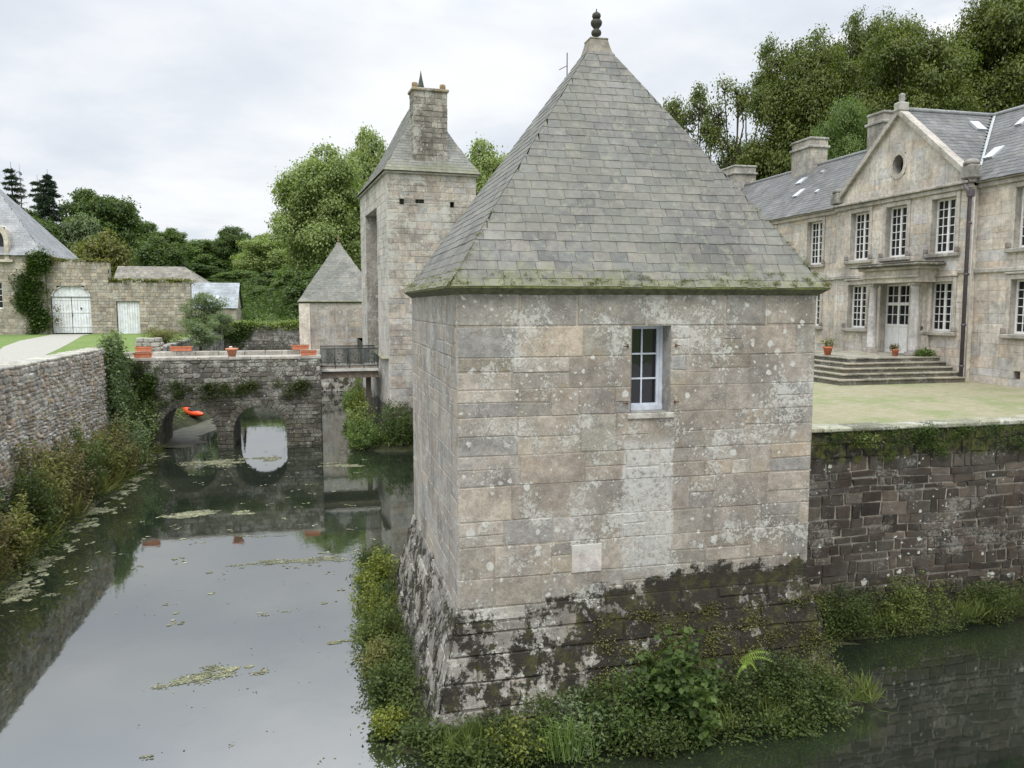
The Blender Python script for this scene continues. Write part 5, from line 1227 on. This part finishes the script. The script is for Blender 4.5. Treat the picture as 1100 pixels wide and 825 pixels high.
def tree(kind, px, ytop, wpx, dep, label, name='tree', cat='tree', group=None, rot=None, zb=None):
    x, y = spot(px, dep); zt = CAMH+(328-ytop)/860*dep; z0 = hill(x, y) if zb is None else zb; h, rx = HT[kind]
    sz = (zt-z0)/h; sx = (wpx/860*dep/2)/(rx*.98)
    T = thing(name, label, cat, (x, y, z0), group); T.scale = (sx*1.05, sx*1.05, sz*1.07); T.rotation_euler[2] = rot if rot is not None else random.Random(int(px*7+dep)).uniform(0, 6.28)
    tm, lm = proto(kind)
    for nm, me in (('trunk', tm), ('crown', lm)):
        o = bpy.data.objects.new(nm, me); C.objects.link(o); o.parent = T
    return T
# left skyline
tree('con_b', 23, 186, 48, 128, 'feathery dark conifer nearest to the lodge roof finial', 'conifer', 'conifer')
tree('con_c', 32, 188, 30, 124, 'half-bare conifer with a spiky naked top and few branches beside the lodge roof', 'conifer', 'conifer')
tree('con_b', 50, 199, 42, 122, 'slim spruce just left of the tallest pointed spruce', 'conifer', 'conifer')
tree('con_a', 61, 194, 56, 118, 'dense pointed spruce, rightmost of the conifers above the lodge roof', 'conifer', 'conifer')
tree('dark_b', 40, 235, 60, 112, 'dark leafy tree under the conifers behind the lodge roof slope')
tree('dark_a', 115, 207, 66, 128, 'big dark round-headed tree standing alone against the sky above the gate wall')
tree('grey', 90, 236, 42, 116, 'pale grey-green tree between the spruces and the round dark tree')
tree('olive', 117, 254, 66, 104, 'yellowish olive domed tree above the ragged top of the gate wall')
tree('mid_b', 154, 242, 52, 190, 'mid green tree right of the olive dome and below the round dark tree')
tree('mid_a', 188, 249, 36, 190, 'small-headed tree on the skyline over the brown-grey outbuilding roof')
tree('dark_b', 176, 262, 60, 112, 'dark bushy tree directly behind the brown-grey outbuilding roof')
tree('mid_b', 220, 261, 58, 250, 'spreading green tree above the pale roofed outbuilding')
tree('dark_a', 205, 284, 62, 200, 'dark low tree between the two outbuilding roofs')
tree('dark_a', 255, 246, 40, 250, 'dark round tree on the skyline left of the bright tall trees')
tree('dark_b', 250, 280, 66, 250, 'dark spreading tree right of the pale roofed outbuilding')
tree('mid_a', 279, 256, 34, 250, 'small tree on the skyline touching the bright green trees')
tree('bright_b', 298, 253, 78, 215, 'bright green bushy tree left of the small far pavilion')
tree('bright_a', 352, 166, 100, 112, 'tall bright green tree left of the gate tower')
tree('bright_b', 404, 152, 66, 120, 'bright green tree directly behind the gate tower roof')
tree('mid_a', 452, 200, 90, 128, 'mid green tree mostly hidden behind the gate tower')
tree('bright_a', 524, 160, 86, 108, 'bright yellow-green tree between the gate tower and the big pyramid roof')
tree('mid_b', 340, 262, 60, 120, 'leafy green tree rising just behind the small far pavilion')
tree('mid_b', 135, 262, 90, 150, 'far wooded slope tree under the round dark tree', group='trees on the far slope')
tree('dark_b', 235, 268, 70, 265, 'far slope tree behind the pale roofed outbuilding', group='trees on the far slope')
tree('mid_b', 70, 262, 90, 150, 'far slope tree below the spruces', group='trees on the far slope')
tree('mid_b', 590, 240, 100, 130, 'tree hidden behind the slate pyramid roof', group='trees on the far slope')
for i, (px, yt, w_, dp, kd, lb) in enumerate(((200, 300, 60, 150, 'dark_b', 'low dark bushy tree behind the gap between gate wall and outbuilding'), (240, 300, 60, 225, 'dark_a', 'low dark tree just right of the pale roofed outbuilding'), (272, 294, 60, 215, 'mid_b', 'low green tree above the right part of the low end wall of the moat'), (305, 300, 60, 205, 'mid_a', 'low bushy tree touching the left side of the small far pavilion'), (345, 290, 70, 96, 'dark_b', 'dark low tree hidden behind the small far pavilion'))):
    tree(kd, px, yt, w_, dp, lb)
for i, (px, yt, w_, kd, lb) in enumerate(((222, 312, 44, 'dark_b', 'distant dark hedge-like tree above the end wall, leftmost of four low ones'), (252, 314, 44, 'mid_b', 'distant low tree above the end wall, second of four low ones'), (282, 314, 44, 'dark_a', 'distant low dark tree above the end wall, third of four low ones'), (312, 316, 44, 'mid_a', 'distant low tree above the end wall, rightmost of four low ones beside the small pavilion'))):
    tree(kd, px, yt, w_, 195, lb)
for i, (px, yt, w_, dp, kd, lb) in enumerate(((228, 300, 50, 146, 'dark_a', 'dark middle-distance tree just left of the pale roofed outbuilding ridge'), (262, 292, 52, 150, 'mid_b', 'green middle-distance tree right of the pale roofed outbuilding'), (292, 294, 50, 144, 'dark_b', 'dark middle-distance tree left of the small far pavilion'), (318, 290, 50, 140, 'mid_a', 'green middle-distance tree touching the roof of the small far pavilion'), (277, 308, 40, 126, 'mid_b', 'low round tree right above the ivy on the end wall of the moat'), (247, 312, 36, 128, 'dark_a', 'low dark tree close behind the right end of the pale roofed outbuilding'), (305, 310, 36, 122, 'dark_b', 'low dark tree between the end wall of the moat and the small far pavilion'))):
    tree(kd, px, yt, w_, dp, lb)
# right: the park behind the house
tree('sparse_a', 738, 80, 66, 84, 'thin leafy tree with open crown, leftmost of the trees behind the manor', )
tree('sparse_b', 790, 74, 74, 82, 'nearly bare airy tree with twiggy top beside the big dark beech')
tree('beech_a', 850, 56, 110, 80, 'big dark beech with heavy crown above the manor roof chimney')
tree('beech_a', 918, 34, 84, 92, 'tall beech behind two others in the middle of the park trees')
tree('beech_b', 962, 44, 122, 74, 'broad layered tree above the pediment of the manor')
tree('beech_a', 1064, 6, 130, 78, 'tallest tree at the right edge of the photo above the manor roof')
tree('beech_c', 905, 122, 84, 64, 'lighter green tree with flat layers between the two roof chimneys')
tree('beech_b', 1010, 80, 130, 86, 'dark tree behind the pediment finial filling the gap between big crowns')
tree('dark_a', 830, 170, 60, 84, 'low dark tree behind the left end of the manor roof ridge')
tree('beech_b', 1130, 40, 120, 84, 'tree at the outer right behind the manor roof')
tree('dark_b', 1080, 100, 160, 92, 'dark understorey tree behind the right part of the manor roof')
tree('dark_b', 960, 120, 140, 96, 'dark understorey tree behind the manor chimneys')
# shrubs near the gate wall and bridge
tree('bush', 220, 314, 46, 74, 'grey-green feathery shrub at the right end of the gate wall', 'shrub', 'shrub')
tree('bush', 237, 336, 30, 66, 'smaller grey-green shrub in front of the pale roofed outbuilding', 'shrub', 'shrub')
tree('bush_y', 178, 351, 44, 55, 'rounded yellowish bush on the left bank just beyond the bridge', 'shrub', 'shrub', zb=4.2)
tree('bush', 215, 342, 44, 55, 'soft green bush next to the yellowish bush beyond the bridge', 'shrub', 'shrub', zb=3.9)

def shrub(x, y, z, w_, h, mat, ls, n, label, seed, name='shrub', cat='shrub', group=None, stems=14, lean=(0, 0), wid=.30, dx=1.0, dy=1.0, up=.5):
    """many arching stems from the base with leaves along them"""
    g = random.Random(seed); gn = np.random.default_rng(seed); T = thing(name, label, cat, (x, y, z), group); tubes = []; PP = []
    for k in range(stems):
        a = g.uniform(0, 6.28); q_ = math.sqrt(g.random())*w_/2; bx, by = math.cos(a)*q_*.75*dx, math.sin(a)*q_*.75*dy; hh = h*g.uniform(.45, 1.05)*(1-.35*(q_/(w_/2))**2)
        ex, ey = math.cos(a)*q_*1.15*dx+g.uniform(-.15, .15)*w_*.5+lean[0]*hh, math.sin(a)*q_*1.15*dy+g.uniform(-.15, .15)*w_*.5+lean[1]*hh
        p0, p1, p2 = Vector((bx, by, -.05)), Vector((bx+(ex-bx)*.35, by+(ey-by)*.35, hh*.6)), Vector((ex, ey, hh))
        tubes.append(([p0, p0.lerp(p1, .5)+Vector((.01, 0, 0)), p1, p2], [.009, .008, .006, .002]))
        m_ = n//stems; t_ = gn.uniform(.08, 1, m_)[:, None]; s_ = (1-t_)**2*np.array(p0)+2*t_*(1-t_)*np.array(p1)+t_**2*np.array(p2)
        s_ = s_+gn.normal(size=(m_, 3))*np.array([1, 1, .7])*(.035+.055*w_*(1.1-t_*.6)); PP.append(s_)
    PP = np.concatenate(PP); PP = PP[PP[:, 2] > -.02]
    o = bpy.data.objects.new('stems', tube_mesh('stems', tubes, M['bark'], 5)); C.objects.link(o); o.parent = T
    o = bpy.data.objects.new('foliage', leaf_mesh('foliage', PP, np.full(len(PP), ls), L[mat], seed, wid, up)); C.objects.link(o); o.parent = T
    return T
def mat_of_leaves(name, label, cat, P_, ls, mat, seed, up=.6, wid=.32, parent=None):
    me = leaf_mesh(name, P_, np.full(len(P_), ls), L[mat], seed, wid, up); o = bpy.data.objects.new(name, me); C.objects.link(o)
    if parent: o.parent = parent
    tag(o, label, cat, kind='stuff'); return o
gn = np.random.default_rng(5)
def clumpy(n, fx, ncl, seed, sc=(.2, .2, .12)):
    """points in clumps; fx maps (u,v) in 0..1 to a position"""
    g = np.random.default_rng(seed); cs = np.array([fx(*g.random(2), g) for _ in range(ncl)]); wgt = g.uniform(.2, 1, ncl)**2; ci = g.choice(ncl, n, p=wgt/wgt.sum())
    return cs[ci]+g.normal(size=(n, 3))*np.array(sc)
# plants at the pavilion foot, front
shrub(5.55, 11.45, .05, 1.25, 1.7, 'dark', .12, 2300, 'dark green broad-leaved shrub in the middle of the pavilion foot under the window', 201, stems=26, wid=.42)
shrub(4.55, 11.40, .05, 1.1, 1.25, 'dark', .085, 2000, 'blue-green nettle-like clump left of the dark broad-leaved shrub', 202, stems=34, wid=.2)
shrub(3.75, 11.35, .05, 1.0, .80, 'grey', .075, 1500, 'grey-green bushy clump in front of the near battered corner', 203, stems=24, wid=.22)
shrub(2.85, 11.35, .10, .9, .50, 'yellow', .06, 1300, 'yellow-green leafy clump by the near corner of the pavilion', 204, stems=22)
shrub(6.65, 11.45, .05, 1.15, .85, 'herb', .06, 2400, 'light green trailing plant right of the dark shrub at the pavilion foot', 205, stems=26)
shrub(7.65, 11.45, .05, 1.1, 1.0, 'herb', .045, 3600, 'low green growth climbing the mossy plinth towards its right corner', 206, stems=26)
shrub(8.45, 11.9, .1, .8, .75, 'olive', .045, 3000, 'olive-green tuft wrapping the right foot corner of the pavilion', 207, stems=20)
shrub(5.0, 11.0, .12, .9, .65, 'herb', .05, 2000, 'small leafy clump overhanging the water before the dark shrub', 208, stems=18)
T = thing('fern', 'bright yellow-green fern frond on the mossy plinth right of the dark shrub', 'fern', (6.75, 11.75, .75)); b = MB()
for k, (a, l_) in enumerate(((.5, .55), (-.15, .5), (1.1, .38), (2.6, .3))):
    for j in range(14):
        t_ = j/14; c0 = Vector((6.75+math.cos(a)*l_*t_, 11.70-.12*t_-.05*k, .95+.16*math.sin(t_*2.4)-.12*k*t_)); w2 = .085*(1-t_)**.7
        for s_ in (-1, 1): b.poly([c0, c0+Vector((.02, -.03*0, .0))+Vector((.03, -.01, s_*w2)), c0+Vector((.045, 0, s_*w2*.9)), c0+Vector((.03, 0, 0))], (1, 1, 1))
M['fern'] = plain('fern_leaf', (.19, .27, .05), .6, .2); obj('frond', b, M['fern'], T)
T = thing('grass_tuft', 'tuft of long narrow grass blades at the pavilion foot near its left corner', 'grass tuft', (3.55, 11.0, .2)); b = MB(); g = random.Random(3)
for k in range(170):
    a = g.uniform(0, 6.28); l_ = g.uniform(.35, .75); bx, by = 3.55+g.gauss(0, .16), 11.0+g.gauss(0, .08); dx_, dy_ = math.cos(a)*l_*.45, math.sin(a)*l_*.35
    p0, p1, p2 = Vector((bx, by, .12)), Vector((bx+dx_*.4, by+dy_*.4, .12+l_*.75)), Vector((bx+dx_, by+dy_, .12+l_*.8)); w2 = Vector((.006, .003, 0))
    b.poly([p0-w2, p0+w2, p1+w2*.8, p1-w2*.8]); b.poly([p1-w2*.8, p1+w2*.8, p2])
M['blade'] = plain('grass_blade', (.10, .16, .035), .6, .3); obj('blades', b, M['blade'], T)
# left side of the pavilion
LS = [(1.0, 12.4, .6, .5, 'yellow', 'yellow-green bushy plant at the water beside the near corner of the pavilion'), (1.05, 13.3, 1.0, .95, 'herb', 'green bushy plant second along the left foot of the pavilion'),
      (1.0, 14.5, 1.0, .9, 'olive', 'olive-toned bushy plant halfway along the left foot of the pavilion'), (1.05, 15.8, 1.1, 1.05, 'herb_light', 'light green bushy plant beyond the olive one on the left foot of the pavilion'),
      (1.1, 17.2, 1.1, 1.0, 'yellow', 'golden-green plant near the far left corner of the pavilion'), (1.25, 18.7, 1.1, 1.15, 'yellow', 'tall yellowish plant at the far left corner of the pavilion'), (1.3, 20.4, 1.0, .8, 'herb', 'green plant past the far left corner of the pavilion')]
for i, (x, y, w_, h, mt, lb) in enumerate(LS): shrub(x-.05, y, .1, w_*.8, h*(.8 if i < 3 else .95), mt, (.05, .07, .055, .06, .05, .07, .06)[i], 2300, lb, 220+i, stems=22)
mat_of_leaves('undergrowth', 'tangle of low creeping plants along the foot of the square pavilion', 'undergrowth',
    np.concatenate([clumpy(17000, lambda u, v, g: (1.5+u*7.0, 11.85-v*1.0, (.15+.45*min(1, u*2))*(1-v)+.4*g.random()*(1-v)*min(1, u*2.5)), 230, 1, (.15, .12, .08)), clumpy(8000, lambda u, v, g: (1.5-v*.75, 12.3+u*8.7, .3-.25*v+.25*g.random()), 150, 2, (.10, .16, .09))]), .055, 'herb', 3)
mat_of_leaves('corner_plants', 'dark low leaves over the bare earth at the near foot corner of the square pavilion', 'undergrowth', clumpy(7000, lambda u, v, g: (.85+u*2.2, 11.0+v*1.25, .06+.28*g.random()), 90, 41, (.13, .12, .07)), .06, 'herb', 42)
def blades(name, label, n, fx, ln, mat, seed):
    g_ = np.random.default_rng(seed); P_ = clumpy(n, fx, max(12, n//28), seed, (.07, .07, .01)); P_[:, 2] = np.maximum(P_[:, 2], .0)
    me = leaf_mesh(name, P_, np.full(n, ln), L[mat], seed, .022, -.3, None, -2.2); o = bpy.data.objects.new(name, me); C.objects.link(o); tag(o, label, 'grass', kind='stuff')
blades('long_grass', 'long grass blades along the water edge in front of the square pavilion', 1500, lambda u, v, g: (1.5+u*7.6, 11.7-v*.6, .12), .42, 'herb_light', 51)
blades('long_grass', 'long grass blades on the bank along the left foot of the square pavilion', 900, lambda u, v, g: (1.35-v*.5, 12+u*8.5, .12), .40, 'herb_light', 52)
blades('long_grass', 'long grass blades at the foot of the dark forecourt wall', 1200, lambda u, v, g: (9.4+u*12, 14.3-v*.4, .2), .42, 'herb_light', 53)
blades('long_grass', 'long dry grass along the water edge of the left bank', 4200, lambda u, v, g: (-8.7+v*1.1, 10+u*30, .15), .75, 'olive', 54)
# growth clinging to the battered plinth
def plinth(u, v, g): z_ = .4+1.25*v**1.3; return (4.2+u*4.6, 12.5-.50*(1-z_/1.95)-.04, z_-.0)
mat_of_leaves('creeping_plants', 'small creeping leaves clinging to the mossy right part of the plinth', 'creeper', clumpy(8000, plinth, 80, 4, (.13, .02, .09)), .036, 'olive', 5)
# foot of the forecourt wall
def wf_(u, v, g): return (9.0+u*14, 14.48-v*.7, .45-.35*v+.55*g.random()*(1-v))
def eave_moss(u, v, g):
    k = g.random(); q_ = g.random()**2*.35
    if k < .5: return (1.96+6.7*u, 12.36+q_*.5, 7.23+q_*.72)
    if k < .7: return (1.96+q_*.5, 12.36+6.4*u, 7.23+q_*.72)
    t_ = u**1.6*.7; sx_, ex = (8.66, 5.5) if k < .87 else (1.94, 5.4); return (sx_+(ex-sx_)*t_, 12.34+3.2*t_, 7.22+4.72*t_-.2*math.sin(min(1, t_/.16)*math.pi)*.25)
mat_of_leaves('roof_moss', 'small cushions of moss along the eaves and hips of the slate pyramid roof', 'moss', clumpy(9000, eave_moss, 420, 61, (.035, .03, .012)), .022, 'olive', 62)
mat_of_leaves('undergrowth', 'low green plants and moss along the foot of the dark forecourt wall', 'undergrowth', np.concatenate([clumpy(16000, wf_, 150, 6, (.18, .10, .10))]), .045, 'herb', 7)
for i, (x, h, w_, mt, lb) in enumerate(((9.35, 1.25, 1.0, 'olive', 'olive shrub in the corner between the pavilion and the dark wall'), (10.6, .95, 1.4, 'herb', 'green bushy clump at the foot of the dark wall close to the pavilion'), (12.2, 1.05, 1.6, 'herb_light', 'brighter green clump at the foot of the dark wall, middle of three'), (14.3, .85, 1.6, 'herb', 'green clump at the foot of the dark wall near the right edge of the photo'))):
    shrub(x, 14.15, .15, w_, h, mt, .05, 3600, lb, 240+i, stems=26, dy=.5)
# hanging tufts on the top of the wall
def wtop(u, v, g): return (8.8+u*9, 14.45+.06*g.random(), 4.22-.55*v**2)
mat_of_leaves('wall_moss', 'dark moss and small ferns hanging over the top courses of the forecourt wall', 'moss', clumpy(9000, wtop, 120, 8, (.12, .03, .07)), .035, 'dark', 9)
shrub(8.95, 14.35, 3.55, .45, .75, 'yellow', .05, 900, 'yellow-green plant rooted in the wall corner beside the pavilion', 250, stems=12, name='wall_plant', cat='plant', dy=.4)
shrub(11.1, 14.40, 3.95, .5, .3, 'herb_light', .05, 500, 'small fern tuft growing near the top of the forecourt wall', 251, stems=10, name='wall_plant', cat='plant', dy=.4)
# left bank
LB = [(-8.45, 17.5, 1.5, 2.2, 'olive'), (-8.5, 19.2, 1.6, 2.0, 'grey'), (-8.35, 21.0, 1.7, 2.3, 'red'), (-8.4, 22.8, 1.7, 1.9, 'olive'), (-8.4, 24.6, 1.8, 2.1, 'herb'), (-8.4, 26.4, 1.8, 2.6, 'olive'), (-8.3, 28.4, 1.9, 2.3, 'red'), (-8.4, 30.4, 1.9, 2.5, 'herb'), (-8.3, 32.4, 1.9, 2.3, 'olive'), (-8.2, 34.3, 2.0, 2.1, 'red'), (-8.1, 36.4, 2.4, 2.5, 'grey'), (-8.4, 38.6, 2.2, 3.0, 'herb')]
LBL = ['olive-green scrub at the left edge of the photo', 'grey-green scrub second from the left edge on the left bank', 'reddish-brown dry scrub nearest the camera on the left bank', 'olive scrub beyond the nearest reddish scrub', 'green scrub in the lower part of the left bank', 'tall olive scrub against the pebbly wall midway along the left bank', 'reddish scrub midway along the left bank', 'tall green scrub before the dark cleft in the left wall', 'olive scrub under the dark cleft in the left wall', 'russet scrub at the water near the bridge', 'rounded grey-green bush in the corner next to the bridge', 'dense green bush against the bridge below the ivy']
for i, ((x, y, w_, h, mt), lb) in enumerate(zip(LB, LBL)): shrub(x, y, .15, w_*1.0, h*1.1, mt, .11, 4600, lb, 300+i, stems=34, lean=(.06, 0), wid=.26)
def lb_(u, v, g): return (-8.9+v*1.45, 8+u*32.5, .35-.3*v+.35*g.random()*(1-v))
mat_of_leaves('bank_grass', 'grass and weeds covering the foot of the left bank down to the water', 'grass', clumpy(26000, lb_, 240, 11, (.16, .25, .10)), .09, 'herb_light', 12, wid=.16)
# ivy column at the wall corner and on the bridge
def ivy1(u, v, g): return (-9.1+.7*g.random()*(1.2-v), 37.4+u*3.1, .6+v*4.7)
mat_of_leaves('ivy', 'curtain of pale ivy hanging over the corner where the left wall meets the bridge', 'ivy', clumpy(26000, ivy1, 190, 14, (.14, .22, .25)), .13, 'grey', 15)
def ivy2(u, v, g): k = g.choice([-8.6, -8.4, -7.8, -6.4, -5.0, -3.6, -1.0]); return (k+g.normal()*.45, 40.62-.06*g.random(), (2.75+g.normal()*.22) if g.random() < .6 else 3.2+g.random()*.9 if k < -7.5 else 2.7+g.random()*.5)
mat_of_leaves('bridge_creeper', 'patches of green creeper growing on the ledge above the bridge arches', 'creeper', clumpy(9000, ivy2, 110, 16, (.16, .05, .12)), .075, 'herb', 17)
def ivy3(u, v, g): return (-9.0+.3*g.random()+u*1.0, 40.5-.1*g.random(), .3+v*3.2)
mat_of_leaves('bridge_ivy', 'dark ivy covering the left abutment of the bridge beside the left arch', 'ivy', clumpy(8000, ivy3, 60, 18, (.14, .08, .2)), .085, 'dark', 19)
# far wall top greenery, tower foot, gate wall ivy
mat_of_leaves('wall_top_ivy', 'bright ivy mat along the top of the low wall at the far end of the moat', 'ivy', clumpy(7000, lambda u, v, g: (-9.0+u*7.2, 84.0+.4*g.random(), 5.0-.5*v*v), 60, 20, (.35, .15, .18)), .2, 'bright', 21)
mat_of_leaves('dark_wall_ivy', 'dark ivy hanging on the left part of the low wall at the far end of the moat', 'ivy', clumpy(3500, lambda u, v, g: (-9.2+u*2.2, 83.9, 3.2+1.6*v), 30, 22, (.3, .08, .3)), .16, 'dark', 23)
mat_of_leaves('lodge_ivy', 'dark ivy climbing the corner between the lodge and the arched white gate', 'ivy', clumpy(9000, lambda u, v, g: (-24.8+u*1.3-(v < .75)*(v > .3)*g.random()*1.6, 79.5-.15*g.random(), 4.4+v*6.9), 80, 24, (.28, .08, .35)), .20, 'dark', 25)
mat_of_leaves('russet_creeper', 'russet creeper at the top of the wall above the ivy and beside the arched gate', 'creeper', clumpy(2500, lambda u, v, g: (-24.4+u*1.6, 79.6, 10.6+.5*v if u < .8 else 5+v*3), 30, 26, (.2, .06, .2)), .16, 'red', 27)
mat_of_leaves('wall_top_growth', 'dry grass and weeds growing along the ragged top of the gate wall', 'weeds', np.concatenate([clumpy(2500, lambda u, v, g: (-23.5+u*4.8, 80.3, 10.9), 40, 28, (.25, .2, .10)), clumpy(4000, lambda u, v, g: (-18.4+u*6.7, 80.3, 9.1), 60, 29, (.25, .2, .12))]), .16, 'olive', 30)
shrub(2.0, 38.6, .2, 1.7, 1.5, 'mid', .10, 2600, 'green shrub at the near foot of the gate tower', 401, stems=22)
shrub(3.6, 38.3, .2, 1.8, 2.6, 'dark', .10, 3600, 'dark green shrub climbing the front foot of the gate tower', 402, stems=26)
shrub(1.9, 40.6, .3, 1.4, 2.1, 'bright', .10, 2800, 'light green shrub under the footbridge beside its post', 403, stems=22)
shrub(2.2, 46.5, .3, 1.6, 2.4, 'yellow', .11, 2600, 'yellowish shrub beyond the footbridge on the tower bank', 404, stems=20)
shrub(2.1, 50.5, .3, 1.8, 2.0, 'mid', .11, 2600, 'green shrub on the bank between the tower and the small far pavilion', 405, stems=20)
mat_of_leaves('tower_bank_plants', 'low plants on the bank at the foot of the gate tower', 'undergrowth', clumpy(7000, lambda u, v, g: (1.6+u*5, 38.9-.9*v, .3+.5*g.random()) if g.random() < .6 else (1.8+u*.8, 39+v*20, .4+.5*g.random()), 90, 31, (.25, .25, .14)), .09, 'mid', 32)
mat_of_leaves('far_bank_plants', 'low plants on the bank beyond the left arch of the bridge', 'undergrowth', clumpy(5000, lambda u, v, g: (-9.2+v*1.2, 46+u*30, .75-.4*v+.15*g.random()), 80, 33, (.3, .3, .08)), .11, 'bright', 34)
mat_of_leaves('rough_meadow', 'rough scrub and bramble on the slope beyond the end wall of the moat', 'undergrowth', clumpy(30000, lambda u, v, g: (lambda X_, Y_: (X_, Y_, hill(X_, Y_)+0+(2.6 if Y_ > 96 else 1.6)*g.random()**2*(1+.6*math.sin(X_*1.1)*math.cos(Y_*.5))))(-13+u*22+v*0, 86.5+v*44 if -13+u*22 > -8 else 96+v*34), 420, 37, (.7, .9, .45)), .34, 'dark', 38)
# small plants in the pots on the steps
for (x, y, z, s_, mt, lb) in ((17.95, 25.6, G+1.08, .45, 'olive', 'dry yellowish plant in the pot on the top step'), (19.95, 24.55, G+1.02, .32, 'red', 'low dark plant in the small pot by the column')):
    shrub(x, y, z, s_, s_*.8, mt, .07, 260, lb, int(x*10), stems=8, name='potted_plant', cat='plant')
mat_of_leaves('weeds', 'weeds growing on the right end of the top step against the portico', 'weeds', clumpy(900, lambda u, v, g: (20.7+.4*u, 24.1+.2*v, G+.85+.1*g.random()), 10, 35, (.12, .1, .06)), .07, 'mid', 36)

# ------------------------------------------------------------------ floating weed
b = MB(); g = random.Random(9); gg = np.random.default_rng(9)
def weed(cx, cy, rx, ry, n, s0=.02, s1=.07, ang=0.0):
    sub = [(cx+g.gauss(0, .42)*rx, cy+g.gauss(0, .42)*ry) for _ in range(max(3, n//60))]
    for _ in range(n):
        sx_, sy_ = g.choice(sub); x = sx_+g.gauss(0, .13)*rx; y = sy_+g.gauss(0, .13)*ry; r_ = g.uniform(s0, s1); a0 = g.uniform(0, 6.28); m_ = g.choice((5, 6, 7)); z_ = .004+g.random()*.006
        pts = [(x+math.cos(a0+6.283*k/m_)*r_*g.uniform(.6, 1.2), y+math.sin(a0+6.283*k/m_)*r_*g.uniform(.6, 1.2), z_) for k in range(m_)]
        b.poly(pts, jit(g.choice([(1, 1, 1), (1.4, 1.4, 1.2), (1.1, 1.0, .8), (.8, 1.0, .7), (2.0, 2.0, 1.8)]), .2, g), (0, 0, 1))
def wz(px, py):  # water point under a picture position
    x_, u_ = (px-550)/860, -(py-412.5)/860; f_ = math.cos(PITCH)+u_*math.sin(PITCH); z_ = -math.sin(PITCH)+u_*math.cos(PITCH); t_ = -CAMH/z_
    c_, s_ = math.cos(R(-13.5)), math.sin(R(-13.5)); return ((x_*c_-f_*s_)*t_, (x_*s_+f_*c_)*t_)
for (px, py, rx, ry, n) in ((208, 553, .9, .5, 900), (265, 551, .8, .35, 300), (300, 603, 1.2, .3, 420), (350, 601, 1.1, .3, 420), (215, 727, .75, .45, 520), (245, 718, .35, .2, 200), (365, 690, .5, .15, 110), (228, 497, 1.3, 1.0, 900), (285, 492, 1.0, .7, 300), (375, 500, 1.3, .6, 420), (300, 575, .9, .3, 60), (290, 660, .5, .2, 25), (170, 812, .4, .1, 20), (95, 548, 1.2, .8, 600), (60, 556, .9, .6, 500), (30, 606, .8, .5, 500), (10, 640, .9, .5, 500), (130, 515, 1.0, 1.0, 500), (150, 500, .8, 1.2, 400), (190, 470, 1.2, 1.2, 250)):
    x, y = wz(px, py); weed(x, y, rx, ry, int(n*(2.2 if y < 25 else 1.4)), .008 if y < 25 else .02, .026 if y < 25 else .065)
for _ in range(130):
    x, y = g.uniform(-7.5, 2.0), g.uniform(18, 40); weed(x, y, .25, .2, g.choice((3, 5, 8)), .02, .06)
for _ in range(60):
    x, y = g.uniform(-7.0, 1.0), g.uniform(9, 22); weed(x, y, .3, .2, g.choice((2, 3, 5)), .008, .022)
for _ in range(70):
    y = g.uniform(9, 40); weed(-7.55+g.uniform(-.1, .5), y, .4, .5, 60, .02, .06)
tag(obj('pond_weed', b, M['scum']), 'patches of pale floating weed and scum on the still moat water', 'pond weed', kind='stuff')
